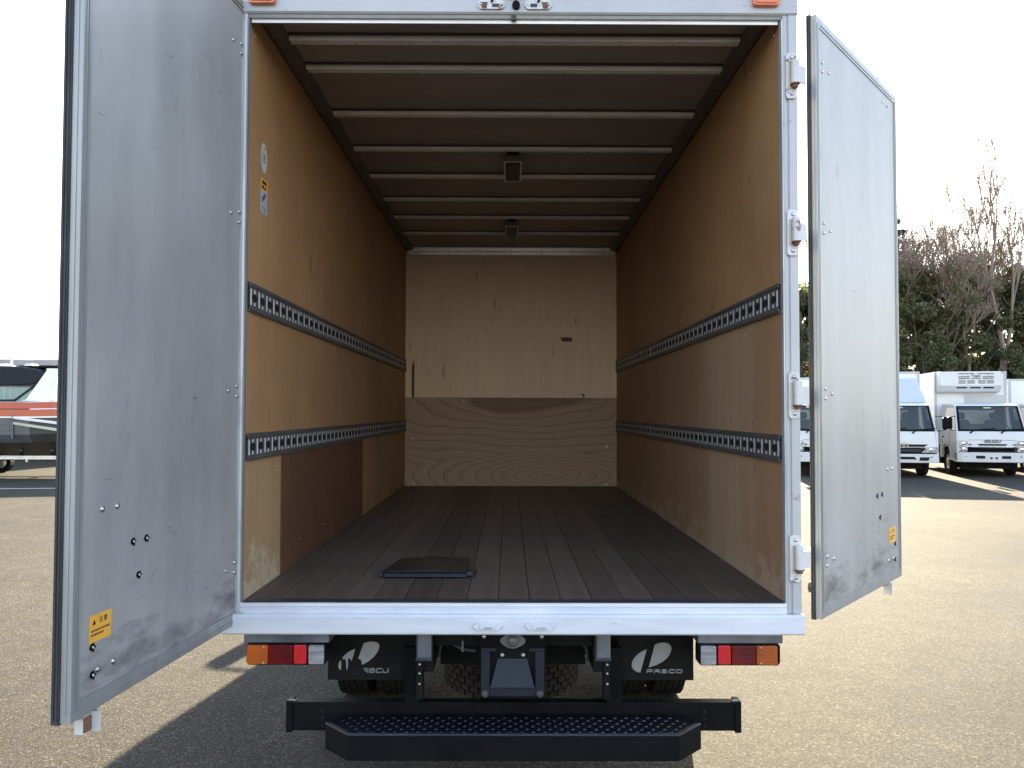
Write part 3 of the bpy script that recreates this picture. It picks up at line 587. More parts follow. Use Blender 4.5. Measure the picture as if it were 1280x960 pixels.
# --- rear doors
def door(sx, hinge, ang, Wd, k):
    """x = from hinge to free edge, y*s = towards the inner face, z up; ang = heading of the door"""
    z0, z1 = .915, 3.297; s = 1 if sx < 0 else -1; H3 = (hinge[0], hinge[1], 0)
    def put(mb):     # mirror
        if s < 0:
            mb.v = [(x, -y*.76, z) for x, y, z in mb.v]; mb.f = [tuple(reversed(f)) for f in mb.f]
        return mb
    b = MB(); b.box(.028, Wd-.028, 0, .046, z0+.03, z1-.03, 'door_sheet')
    root = put(b).build('cargo_door', TR, H3, (0, 0, ang))
    root['label'] = 'left rear door held open towards the viewer' if sx < 0 else 'right rear door folded back beside the box'
    # aluminium edge extrusion: four mitred sides, stepped section
    b = MB(); fl = .052; lip = .030
    def side(u0, u1, a0, a1, horiz, m, y0, y1):
        (b.box(u0, u1, y0, y1, a0, a1, m))
    for k_, (u0, u1, a0, a1) in enumerate(((.004, .040, z0+.026, z1-.026), (Wd-.040, Wd-.004, z0+.026, z1-.026))):
        b.box(u0, u1, .0225, .051, a0, a1, 'door_trim'); b.box(u0+.010, u0+.015, .0515, .0530, a0+.005, a1-.005, 'door_trim'); b.box(u1-.015, u1-.010, .0515, .0530, a0+.005, a1-.005, 'door_trim')
        e = u0 if k_ == 0 else u1; b.box(min(e, e+(-.002 if k_ == 0 else .002)), max(e, e+(-.002 if k_ == 0 else .002)), .034, .038, a0+.004, a1-.004, 'door_trim')
    for (a0, a1) in ((z0+.004, z0+.050), (z1-.044, z1-.004)):
        b.box(.0405, Wd-.0405, .0228, .0505, a0, a1, 'door_trim'); b.box(.06, Wd-.06, .0510, .0535, a0+.012, a0+.018, 'door_trim')
    for u0 in (.004, Wd-.040):
        for a0 in (z0+.004, z1-.0255): b.box(u0, u0+.036, .0229, .0507, a0, a0+.0215, 'door_trim')
    put(b).build('edge_frame', root)
    b = MB()     # rubber seal all round
    for (u0, u1, v0, v1, a0, a1) in ((0, .030, .000, .0220, z0, z1), (Wd-.030, Wd, .000, .0220, z0, z1), (.0302, Wd-.0302, .000, .0220, z0, z0+.03), (.0302, Wd-.0302, .000, .0220, z1-.03, z1)):
        b.box(u0, u1, v0, v1, a0, a1, 'seal_rubber')
    for v in (.004, .013): b.box(-.003, -.0002, v, v+.004, z0+.01, z1-.01, 'seal_rubber'); b.box(Wd+.0002, Wd+.003, v, v+.004, z0+.01, z1-.01, 'seal_rubber')
    put(b).build('door_seal', root)
    b = MB(); b.box(.03, Wd-.03, -.0045, -.0005, z0+.08, z1-.08, 'white_box'); put(b).build('outer_skin', root)
    b = MB()
    hz = (3.125, 3.088), (2.475, 2.436), (1.812, 1.774), (1.15, 1.113)
    for a, c in hz:
        for u, z in ((.078, a), (.078, c), (.150, (a+c)/2)): b.dome((u*k, .0462, z), (0, 1, 0), .0085, .006, 'steel', 10)
    for u, z in ((.94, 1.450), (.868, 1.450), (.948, 1.020), (.874, 1.020), (.94, 3.21), (.868, 3.21)): b.dome((u*k, .0462, z), (0, 1, 0), .0095, .006, 'steel', 10)
    put(b).build('rivet', root, smooth=True)
    b = MB()
    for u, z in ((.785, 1.338), (.712, 1.337), (.752, 1.236), (.978, 1.087), (.975, 1.013)):
        b.cyl((u*k, .0462, z), (u*k, .050, z), .0095, 'black_metal', 8); b.dome((u*k, .0502, z), (0, 1, 0), .0055, .004, 'steel', 6)
        b.box(u*k-.012, u*k+.012, .0505, .0515, z-.003, z+.003, 'black_metal'); b.box(u*k-.003, u*k+.003, .0517, .0525, z-.012, z+.012, 'black_metal')
    put(b).build('clip', root)
    # caution sticker (print is flat on it)
    u0, u1, a0, a1 = .888*k, .990*k, 1.097, 1.170
    b = MB(); b.box(u0, u1, .0461, .0468, a0, a1, 'sticker_yellow')
    rd = -1 if sx < 0 else 1      # reading direction along u
    cu = (u0+u1)/2
    b.prism_y([(cu-rd*.030-.008, a1-.026), (cu-rd*.030+.008, a1-.026), (cu-rd*.030, a1-.012)], .0469, .0472, 'print_black')
    vs, fs = text_tris('注 意', .017, bold=.0003)
    b.add([(cu+rd*.012+rd*x, .0470, a1-.019+z) for x, z in vs], [f if rd < 0 else tuple(reversed(f)) for f in fs], 'print_black')
    for r_, (s0, s1) in enumerate(((.006, .094), (.006, .062))):
        x = s0
        while x < s1:
            w_ = random.uniform(.003, .006); p0 = (u1-x-w_) if rd < 0 else (u0+x)
            b.box(p0, p0+w_*.8, .0469, .0471, a0+.028-r_*.011, a0+.034-r_*.011, 'print_black'); x += w_+.0012
    put(b).build('caution_sticker', root)
    # catch on the lower edge, stay peg on top
    b = MB(); u = .985*k if sx < 0 else .905*k
    b.box(u-.03, u+.005, .010, .034, z0-.055, z0-.001, 'hinge_paint'); b.box(u-.03, u-.024, .034, .062, z0-.055, z0-.002, 'hinge_paint'); b.box(u-.023, u+.004, .0345, .0405, z0-.050, z0-.012, 'rust'); b.box(u-.05, u+.012, .002, .038, z0-.013, z0-.0008, 'galvanised')
    put(b).build('door_catch', root)
    b = MB(); b.prism_y([(.87*k-.018, z1), (.87*k+.018, z1), (.87*k+.010, z1+.045), (.87*k-.006, z1+.035)], .012, .026, 'galvanised'); put(b).build('stay_peg', root)
    b = MB(); b.cyl((.05, -.004, 1.03), (.05, -.030, 1.03), .022, 'seal_rubber', 14); put(b).build('bump_stop', root)
    # locking bars on the outside
    for u in (.80*k, ):
        b = MB(); b.cyl((u, -.03, z0-.03), (u, -.03, z1+.03), .0135, 'galvanised', 10)
        for z in (1.0, 1.45, 2.3, 3.21): b.box(u-.03, u+.03, -.048, -.005, z-.02, z+.02, 'galvanised')
        put(b).build('locking_bar', root)
    return root
lh = (-1.089, .060); rh = (1.157, .087)
door(-1, lh, math.atan2(-1.01-.06, -1.188+1.089), 1.075, 1.0)
door(1, rh, math.atan2(.958-.087, 1.885-1.157), 1.132, 1.052)
# --- hinges
def hinge_set(sx, z):
    b = MB(); x = sx*1.060
    pts = [(x-.016, z-.088), (x+.012, z-.088), (x+.020, z-.078), (x+.020, z+.078), (x+.012, z+.088), (x-.016, z+.088), (x-.022, z+.078), (x-.022, z-.078)]
    b.prism_y(pts, -.0275, -.0188, 'hinge_paint'); b.box(x-.014, x-.006, -.0300, -.0277, z-.050, z+.050, 'warm_edge'); o = b.build('hinge', TR, bevel=.002)
    b = MB()
    for e in (-1, 1): b.dome((x+.000, -.0277, z+e*.070), (0, -1, 0), .0085, .006, 'steel', 10)
    b.build('hinge_bolt', o)
    b = MB(); bx = x+sx*.008
    b.cyl((bx, -.042, z-.040), (bx, -.042, z+.052), .0165, 'hinge_paint', 14); b.cyl((bx, -.042, z-.052), (bx, -.042, z-.0405), .0125, 'rust', 10); b.cyl((bx, -.042, z-.041), (bx, -.042, z-.036), .0185, 'rust', 12); b.dome((bx, -.042, z+.052), (0, 0, 1), .014, .005, 'hinge_paint', 10)
    b.build('hinge_barrel', o, smooth=True)
    b = MB(); h = rh if sx > 0 else lh
    xe = 1.150 if sx > 0 else -1.083; zt, zl = z+.032, z-.034
    vs = [(bx+sx*.010, -.050, zl), (bx+sx*.010, -.050, zt), (bx+sx*.045, -.030, zt), (bx+sx*.045, -.030, zl+.004), (xe, .075, zt-.006), (xe, .075, zl-.012)]
    vs += [(x_-sx*.004, y_+.012, z_) for x_, y_, z_ in vs]
    fs = [(0, 3, 2, 1), (3, 5, 4, 2), (6, 7, 8, 9), (9, 8, 10, 11), (0, 1, 7, 6), (1, 2, 8, 7), (2, 4, 10, 8), (4, 5, 11, 10), (5, 3, 9, 11), (3, 0, 6, 9)]
    b.add(vs, fs, 'hinge_paint'); b.build('hinge_strap', o)
for z in (3.008, 2.403, 1.783, 1.168): hinge_set(1, z)
for z in (3.008, 2.403, 1.783, 1.168): hinge_set(-1, z) if False else None

# --- stickers inside the left wall
b = MB(); X = -HW+.0008; n = 28; cy, cz, ry, rz_ = .212, 2.754, .044, .062
b.add([(X, cy+ry*math.cos(2*PI*i/n), cz+rz_*math.sin(2*PI*i/n)) for i in range(n)], [tuple(range(n))], 'sticker_white')
for (p, q) in (((-.018, .016), (-.018, -.014)), ((-.018, -.014), (-.004, -.020)), ((-.002, .018), (-.002, -.016)), ((-.002, .016), (.012, .010)), ((.012, .010), (.002, .0)), ((.016, .004), (.008, -.004)), ((.010, -.006), (.018, -.014)), ((.018, -.014), (.006, -.020)), ((-.010, .038), (.006, .040)), ((.0, .046), (.010, .034))):
    dy, dz = q[0]-p[0], q[1]-p[1]; Ls = math.hypot(dy, dz); ny, nz = -dz/Ls*.0022, dy/Ls*.0022
    b.add([(X+.0006, cy+p[0]+ny, cz+p[1]+nz), (X+.0006, cy+q[0]+ny, cz+q[1]+nz), (X+.0006, cy+q[0]-ny, cz+q[1]-nz), (X+.0006, cy+p[0]-ny, cz+p[1]-nz)], [(0, 1, 2, 3)], 'print_black')
b.build('wall_sticker', TR, label='round whitish sticker with black marks')
b = MB(); y0, y1, z0, z1 = .168, .268, 2.525, 2.668
def wq(a, c, e, f_, m, x): b.add([(x, a, e), (x, c, e), (x, c, f_), (x, a, f_)], [(0, 1, 2, 3)], m)
wq(y0, y1, z0, z1, 'sticker_blue', X); wq(y0, y1, z1-.048, z1, 'sticker_yellow', X+.0004)
wq(y0+.022, y1-.018, z1-.022, z1-.008, 'print_black', X+.0008); wq(y0+.020, y0+.045, z1-.042, z1-.028, 'print_black', X+.0008); wq(y0+.05, y1-.022, z1-.040, z1-.032, 'print_black', X+.0008)
for i in range(4): wq(y0+.022+i*.013, y0+.031+i*.013, 2.570+i*.008, 2.592+i*.008, 'track_grey', X+.0008)
for i in range(5): wq(y0+.030+i*.009, y0+.035+i*.009, 2.548-i*.004, 2.556-i*.004, 'track_grey', X+.0008)
b.build('wall_sticker', TR, label='small yellow and white caution sticker')

# --- tail lights
for sx in (-1, 1):
    xo, xi = sx*1.018, sx*.698; a, c = min(xo, xi), max(xo, xi)
    b = MB(); b.prism_x([(.13, .883), (.010, .883), (.004, .876), (.004, .846), (.012, .842), (.13, .842)], a, c, 'bracket_blue'); b.box(a+.01, c-.01, .05, .09, .80, .8417, 'black_metal'); root = b.build('tail_light', TR)
    b = MB(); b.cbox(a+.004, c-.012 if sx < 0 else c-.004, .020, .075, .756, .8405, 'black_metal', .010); b.build('lamp_housing', root, bevel=.003)
    e0, e1 = (a+.010, c-.018)
    seg = [('amber_lens', 'lens_orange', 0, .275), ('red_lens', 'lens_red', .275, .60), ('red_reflector', 'reflector_red', .60, .775), ('clear_lens', 'lens_clear', .795, 1.0)]
    for nm, m_, t0, t1 in seg:
        if sx < 0: q0, q1 = e0+(e1-e0)*t0, e0+(e1-e0)*t1
        else: q0, q1 = e1-(e1-e0)*t1, e1-(e1-e0)*t0
        b = MB(); b.cbox(q0+.0012, q1-.0012, .006 if nm != 'red_reflector' else .009, .0198, .763, .834, m_, .004)
        nr = 9
        if nm in ('amber_lens', 'red_lens', 'clear_lens'):
            for i in range(nr):
                z = .772+i*.0068; b.prism_x([(.0058, z), (.0032, z+.0025), (.0058, z+.005)], q0+.008, q1-.008, m_)
        b.build(nm, root, bevel=.002)
    b = MB()
    for t in (.22, .845):
        for z in (.828, .769):
            x = e0+(e1-e0)*t if sx < 0 else e1-(e1-e0)*t
            b.dome((x, .0045, z), (0, -1, 0), .0042, .0035, 'steel', 8)
    b.build('lens_screw', root)

# --- mud flaps with the maker's mark
def P5(cx, cy): px, py = 740+cx/5.333, 780+cy/5.333; return ((px-636)*3.35/1035-.021, 1.72-(py-514)*3.35/1035)
def P4(cx, cy): px, py = 400+cx/8, 780+cy/8; return ((px-636)*3.35/1035-.021, 1.72-(py-514)*3.35/1035)
GL = {'P': [((0, 0), (0, 1)), ((0, 1), (1, 1)), ((1, 1), (1, .42)), ((1, .42), (0, .42))], 'A': [((0, 0), (0, 1)), ((0, 1), (1, 1)), ((1, 1), (1, 0)), ((0, .45), (1, .45))],
      'B': [((0, 0), (0, 1)), ((0, 1), (.93, 1)), ((.93, 1), (.93, .52)), ((0, .52), (1, .52)), ((1, .52), (1, 0)), ((1, 0), (0, 0))], 'C': [((1, 1), (0, 1)), ((0, 1), (0, 0)), ((0, 0), (1, 0))],
      'O': [((0, 0), (0, 1)), ((0, 1), (1, 1)), ((1, 1), (1, 0)), ((1, 0), (0, 0))], 'a': [((.2, 1), (1, 1)), ((1, 1), (1, 0)), ((.45, .45), (1, .45))], 'u': [((0, 0), (0, .6)), ((0, 0), (1, 0)), ((1, 0), (1, .9))]}
def word(b, s, x0, x1, z0, z1, y, m, w=.0042, slant=.12):
    n = len(s); cw = (x1-x0)/n; h = z1-z0
    for i, ch in enumerate(s):
        for (p, q) in GL[ch]:
            f_ = lambda t: (x0+cw*i+.14*cw+t[0]*cw*.72+t[1]*h*slant, z0+t[1]*h)
            b.stroke(f_(p), f_(q), w, y, .0006, m)
YF = .195
for sx in (-1, 1):
    b = MB(); a, c = (.421, .722) if sx > 0 else (-.741, -.395)
    b.box(a, c, YF, YF+.006, .645, .885, 'dusty_black'); b.box(a, c, YF-.004, YF, .862, .884, 'black_metal'); root = b.build('mud_flap', TR)
    b = MB()
    if sx > 0:
        b.prism_y([P5(*p) for p in ((362, 150), (340, 225), (318, 302), (295, 298), (272, 282), (261, 262), (263, 235), (280, 205), (305, 180), (332, 163))], YF-.0006, YF-.0001, 'decal_grey')
        b.prism_y([P5(*p) for p in ((415, 120), (440, 110), (470, 106), (500, 110), (519, 126), (525, 148), (516, 178), (495, 208), (462, 234), (420, 255), (374, 269), (394, 195))], YF-.0006, YF-.0001, 'decal_grey')
        p, q = P5(358, 308), P5(598, 281); word(b, 'PABCO', p[0]-.002, q[0], p[1]+.003, q[1]-.002, YF-.0001, 'decal_grey')
        b.build('maker_mark', root)
        for x in (.50, .675): 
            h = MB(); h.tube([(x, YF-.012, .884), (x+.002, YF-.014, .866), (x+.010, YF-.013, .858)], .0045, 'bracket_metal', 8); h.build('flap_hook', root)
    else:
        b.prism_y([P4(*p) for p in ((460, 170), (520, 153), (580, 158), (606, 172), (615, 197), (604, 245), (560, 305), (505, 350), (445, 382), (438, 345), (425, 325), (405, 325), (432, 245))], YF-.0006, YF-.0001, 'decal_grey')
        b.prism_y([P4(*p) for p in ((375, 225), (356, 300), (338, 345), (322, 318), (304, 325), (306, 395), (292, 440), (286, 348), (268, 316), (258, 336), (250, 308), (300, 262), (340, 240))], YF-.0006, YF-.0001, 'decal_grey')
        b.prism_y([P4(*p) for p in ((236, 335), (240, 385), (236, 434), (214, 418), (208, 392), (218, 355))], YF-.0006, YF-.0001, 'decal_grey')
        p, q = P4(452, 463), P4(704, 414); word(b, 'aBCu', p[0]-.004, q[0]+.002, p[1]+.003, q[1]-.002, YF-.0001, 'decal_grey')
        b.build('maker_mark', root, label='half torn off grey emblem')

# --- licence plate bracket
b = MB(); b.cbox(-.129, .123, .052, .060, .742, .885, 'black_metal', .006); b.box(-.127, .121, .0602, .066, .618, .80, 'black_metal'); root = b.build('plate_bracket', TR)
b = MB(); b.box(-.124, -.090, .046, .0515, .635, .800, 'tray_metal'); b.box(.083, .118, .046, .0515, .635, .800, 'tray_metal'); b.box(-.0898, .0828, .0462, .0513, .630, .672, 'tray_metal')
b.box(-.124, -.066, .0465, .0516, .8002, .812, 'tray_metal'); b.box(.060, .118, .0465, .0516, .8002, .812, 'tray_metal'); b.build('plate_tray', root, bevel=.002)
b = MB(); b.add([(-.060, .052, .772), (.052, .052, .772), (.079, .020, .673), (-.087, .020, .673), (-.060, .0598, .772), (.052, .0598, .772), (.079, .0598, .673), (-.087, .0598, .673)],
                [(0, 3, 2, 1), (0, 1, 5, 4), (1, 2, 6, 5), (2, 3, 7, 6), (3, 0, 4, 7)], 'tray_metal'); b.build('plate_wedge', root)
b = MB(); n = 24; pts = []
for i in range(n):
    t = 2*PI*i/n; pts.append((-.003+.0495*math.cos(t), .842+.031*math.sin(t)*(1-.25*abs(math.cos(t)))))
b.prism_y(pts, .040, .0515, 'lamp_grey'); o = b.build('reversing_buzzer', root, bevel=.003)
b = MB(); b.dome((-.003, .040, .842), (0, -1, 0), .024, .014, 'lamp_grey', 20); b.build('buzzer_dome', o, smooth=True)
b = MB()
for x, z in ((-.113, .858), (.108, .858), (-.043, .788), (.037, .788)): b.cyl((x, .0515, z), (x, .044, z), .008, 'steel', 6); b.dome((x, .044, z), (0, -1, 0), .006, .004, 'galvanised', 8)
for x, z in ((-.108, .640), (.102, .640)): b.dome((x, .0455, z), (0, -1, 0), .015, .010, 'seal_rubber', 12)
b.build('bracket_bolt', root)

# --- chassis, brackets, underrun bar, step
for sx in (-1, 1):
    b = MB(); b.box(sx*.348-.035, sx*.348+.035, .12, LEN+1.9, .70, .86, 'dusty_black'); b.build('chassis_rail', TR)
    b = MB(); b.box(sx*.3455-.029, sx*.3455+.029, .070, .118, .768, .884, 'bracket_blue'); b.cbox(sx*.3455-.032, sx*.3455+.032, .064, .070, .758, .770, 'bracket_metal', .003)
    b.box(sx*.3455-.029, sx*.3455-.024, .064, .0698, .770, .88, 'bracket_metal'); b.build('bolster_end', TR, bevel=.002)
    b = MB(); xp = sx*.402; b.box(xp-.029, xp+.029, .165, .190, .553, .782, 'black_metal'); b.box(xp-.029, xp-.023, .192, .27, .553, .80, 'black_metal')
    for z in (.735, .70, .66): b.dome((sx*.365, .100+.0, z), (0, -1, 0), .0055, .004, 'galvanised', 6)
    b.box(sx*.365-.012, sx*.365+.012, .1005, .165, .60, .77, 'dusty_black'); b.build('underrun_strut', TR)
b = MB(); b.cbox(-.880, .886, .185, .235, .448, .560, 'black_metal', .006)
b.box(-.903, -.878, .178, .242, .442, .566, 'black_metal'); b.box(.884, .909, .178, .242, .442, .566, 'black_metal'); b.box(-.895, -.86, .180, .2, .560, .568, 'bracket_metal'); b.box(.87, .90, .180, .2, .560, .568, 'bracket_metal')
root = b.build('underrun_bar', TR, bevel=.003)
b = MB()
for x in (-.758, .763):
    for z in (.525, .497, .468): b.cyl((x, .1845, z), (x, .1838, z), .007, 'dark_hole', 10)
b.build('bar_hole', root)
b = MB(); b.box(-.31, .31, .42, .46, .64, .83, 'dusty_black'); b.box(-.31, .31, 1.35, 1.45, .66, .80, 'dusty_black'); b.box(-.31, .31, .13, .16, .80, .86, 'dusty_black'); b.build('cross_member', TR)
def step():
    out = [(-.675, .145), (-.719, .055), (-.612, -.058), (.612, -.058), (.719, .055), (.675, .145)]
    inn = [(-.660, .138), (-.698, .058), (-.602, -.044), (.602, -.044), (.698, .058), (.660, .138)]
    b = MB(); zt = .528
    b.prism_z(out, .430, zt-.006, 'black_metal')
    # folded rim
    n = len(out)
    vs = [(x, y, zt-.0059) for x, y in out]+[(x, y, zt) for x, y in out]+[(x, y, zt) for x, y in inn]+[(x, y, zt-.0059) for x, y in inn]
    fs = []
    for i in range(1, n-2):
        j = i+1; fs += [(i, j, j+n, i+n), (i+n, j+n, j+2*n, i+2*n), (i+2*n, j+2*n, j+3*n, i+3*n)]
    b.add(vs, fs, 'bracket_metal'); root = b.build('step_bumper', TR, bevel=.0015)
    b = MB(); rows = 6
    for r in range(rows):
        y = -.028+r*.029; off = (r % 2)*.0215
        x = -.70+off
        while x < .70:
            lim = .602+(y+.044)*.95 if y < .058 else .698-(y-.058)*.45
            if abs(x) < lim-.02:
                c0 = Vector((x, y, zt-.006)); L_, w_, h_ = .0085, .0045, .0045; an = .35
                dx, dy = math.cos(an)*L_, math.sin(an)*L_; ex, ey = -math.sin(an)*w_, math.cos(an)*w_
                b.add([c0+Vector((dx, dy, 0)), c0+Vector((ex, ey, 0)), c0+Vector((-dx, -dy, 0)), c0+Vector((-ex, -ey, 0)), c0+Vector((dx*.3, dy*.3, h_)), c0+Vector((-dx*.3, -dy*.3, h_))],
                      [(0, 1, 4), (1, 5, 4), (1, 2, 5), (2, 3, 5), (3, 4, 5), (3, 0, 4)], 'step_stud')
            x += .043
    b.build('tread_stud', root, kind='stuff')
    b = MB()
    for x in (-.55, -.28, 0, .28, .55): b.box(x-.03, x+.03, -.040, -.034, zt-.006, zt-.002, 'bracket_metal')
    b.build('drain_lip', root)
    for sx in (-1, 1):
        b = MB(); b.box(sx*.40-.02, sx*.40+.02, .146, .183, .455, .51, 'black_metal'); b.build('step_bracket', root)
step()
# --- hoses, bits under the bed
b = MB()
b.tube([(-.26, .14, .86), (-.24, .15, .80), (-.20, .16, .775), (-.15, .16, .77)], .006, 'seal_rubber', 6)
b.tube([(.22, .14, .87), (.25, .16, .82), (.29, .17, .78), (.30, .2, .72)], .007, 'seal_rubber', 6)
b.tube([(-.30, .15, .86), (-.285, .16, .80), (-.30, .18, .74)], .006, 'seal_rubber', 6)
b.build('brake_hose', TR)
b = MB(); b.box(-.202, -.194, .1, .104, .79, .825, 'lamp_grey'); b.cyl((-.198, .1, .79), (-.198, .1, .785), .004, 'steel', 6); b.build('hose_clip', TR)
b = MB(); b.cyl((.30, 1.1, .62), (.55, 1.1, .60), .05, 'dusty_black', 12); b.cyl((-.55, 2.02, .40), (.55, 2.02, .40), .06, 'dusty_black', 12); b.dome((0, 1.9, .40), (0, -1, 0), .17, .12, 'dusty_black', 16); b.build('rear_axle', TR)
b = MB()
for sx in (-1, 1):
    for k in range(5): b.box(sx*.45-.035, sx*.45+.035, 1.45-.0+k*.07, 2.75-k*.07, .52+k*.013, .531+k*.013, 'dusty_black')
b.build('leaf_spring', TR)

# --- wheels
def tyre_mb(Wt, R, Rr, tread='tyre_rubber', blocks=34):
    b = MB(); h = Wt/2
    prof = [(-h*.72, Rr), (-h, Rr+(R-Rr)*.45), (-h*.97, R-.035), (-h*.84, R-.010), (h*.84, R-.010), (h*.97, R-.035), (h, Rr+(R-Rr)*.45), (h*.72, Rr)]
    b.lathe_x(prof, tread, n=40)
    for i in range(blocks):                     # tread blocks with sipes between
        for c in range(5):
            x0 = -h*.86+c*(h*1.72/5)+.003; x1 = x0+h*1.72/5-.006; t = 2*PI*(i+(c % 2)*.5)/blocks; dt = 2*PI/blocks*.40
            vs = []
            for x in (x0, x1):
                for a in (t-dt, t+dt):
                    for r in (R-.011, R): vs.append((x, r*math.cos(a), r*math.sin(a)))
            b.add(vs, [(1, 3, 7, 5), (0, 1, 5, 4), (2, 6, 7, 3), (0, 2, 3, 1), (4, 5, 7, 6)], tread)
    return b
def rim_mb(Wt, Rr, m='lamp_grey', side=-1):
    b = MB(); h = Wt/2
    b.lathe_x([(-h*.7, Rr), (-h*.66, Rr-.02), (side*h*.1, Rr-.03), (side*h*.3, Rr*.62), (side*h*.75, Rr*.48), (side*h*.75, .0001)] if side < 0 else [(h*.7, Rr), (h*.66, Rr-.02), (h*.1, Rr-.03), (h*.3, Rr*.62), (h*.75, Rr*.48), (h*.75, .0001)], m, n=24)
    for i in range(6):
        t = 2*PI*i/6; b.cyl((side*h*.7, Rr*.34*math.cos(t), Rr*.34*math.sin(t)), (side*(h*.75+.02), Rr*.34*math.cos(t), Rr*.34*math.sin(t)), .012, 'steel', 6)
    return b
TM = tyre_mb(.205, .392, .22); proto_t = None; proto_r = {}
def wheel(x, y, side, parent, R=.392):
    global proto_t
    root = MB(); root.cyl((-.03, 0, 0), (.03, 0, 0), .12, 'dusty_black', 14); w = root.build('wheel', parent, (x, y, R))
    if proto_t is None: proto_t = TM.build('tyre', w, smooth=True)
    else: t = proto_t.copy(); COL.objects.link(t); t.parent = w; t.location = (0, 0, 0)
    rim_mb(.205, .22, side=side).build('rim', w, smooth=True)
for x, s_ in ((-.925, -1), (-.695, -1), (.925, 1), (.695, 1)): wheel(x, 2.02, s_, TR)
for x, s_ in ((-.86, -1), (.86, 1)): wheel(x, 5.75, s_, TR)
# spare wheel slung flat under the frame
sp = MB(); sp.cyl((0, 0, -.12), (0, 0, .10), .03, 'dusty_black', 10); w = sp.build('spare_wheel', TR, (-.005, 1.24, .415), (rad(5), 0, 0))
tb = tyre_mb(.185, .352, .21, 'dusty_tyre', 40); tb.v = [(y, z, x) for x, y, z in tb.v]; tb.build('tyre', w, smooth=True)
rb = rim_mb(.185, .21); rb.v = [(y, z, x) for x, y, z in rb.v]; rb.build('rim', w, smooth=True)
# --- the cab in front of the box (only its shadow reaches the picture)
b = MB(); b.prism_x([(5.25, .55), (6.95, .45), (7.0, .9), (6.97, 1.35), (6.62, 2.2), (6.4, 2.3), (5.25, 2.3)], -.92, .92, 'white_paint'); cabo = b.build('cab', TR, bevel=.03)
b = MB(); b.add([(-.82, 6.985, 1.40), (.82, 6.985, 1.40), (.78, 6.66, 2.14), (-.78, 6.66, 2.14)], [(3, 2, 1, 0)], 'cab_interior'); b.v = [(x, y+.012, z+.01) for x, y, z in b.v]; b.build('windscreen', cabo)
for sx in (-1, 1):
    b = MB(); b.tube([(sx*.9, 6.75, 1.75), (sx*1.16, 6.95, 1.8), (sx*1.16, 6.95, 1.2)], .014, 'black_metal', 6); b.cbox(sx*1.16-.09, sx*1.16+.09, 6.90, 6.95, 1.38, 1.78, 'black_metal', .03); b.build('side_mirror', cabo)

# ------------------------------------------------------------------ thing lying on the cargo floor
t = thing('floor_mat', 'thin black vinyl folder lying flat on the wooden cargo floor', 'folder', (-.345, 3.155+.66, ZF), 0)
b = MB(); vs = []; nx, ny = 14, 6
for j in range(ny+1):
    for i in range(nx+1):
        u, v = i/nx, j/ny; x = -.185+.345*u+(-.015+.03*v)*(1-u); y = -.18+.34*v+.01*math.sin(u*3)
        z = .020+.003*math.sin(u*PI)+.002*math.sin(v*5+u*3); vs.append((x, y, z))
k = nx+1; fs = [(j*k+i, j*k+i+1, (j+1)*k+i+1, (j+1)*k+i) for j in range(ny) for i in range(nx)]
n0 = len(vs); vs += [(x, y, .004) for x, y, z in vs[:k]]; fs += [(n0+i, n0+i+1, i+1, i) for i in range(nx)]
n1 = len(vs); rim = [j*k+nx for j in range(ny+1)]; vs += [(vs[r][0], vs[r][1], .004) for r in rim]; fs += [(rim[j], n1+j, n1+j+1, rim[j+1]) for j in range(ny)]
n2 = len(vs); riml = [j*k for j in range(ny+1)]; vs += [(vs[r][0], vs[r][1], .004) for r in riml]; fs += [(riml[j+1], n2+j+1, n2+j, riml[j]) for j in range(ny)]
n3 = len(vs); back = [ny*k+i for i in range(nx+1)]; vs += [(vs[r][0], vs[r][1], .004) for r in back]; fs += [(back[i], back[i+1], n3+i+1, n3+i) for i in range(nx)]
b.add(vs, fs, 'vinyl_black'); b.build('cover', t, smooth=True)
b = MB(); b.prism_x([(-.215, .004), (-.205, .015), (-.186, .021), (-.178, .0205), (-.178, .004)], -.195, .165, 'vinyl_black'); b.build('spine', t, bevel=.003)
b = MB(); b.prism_z([(-.215, -.21), (-.198, -.21), (-.175, -.06), (-.188, -.06)], .004, .020, 'vinyl_black'); b.prism_z([(.162, -.20), (.195, -.20), (.205, -.12), (.165, -.12)], .004, .022, 'vinyl_black'); b.build('flap', t, bevel=.003)

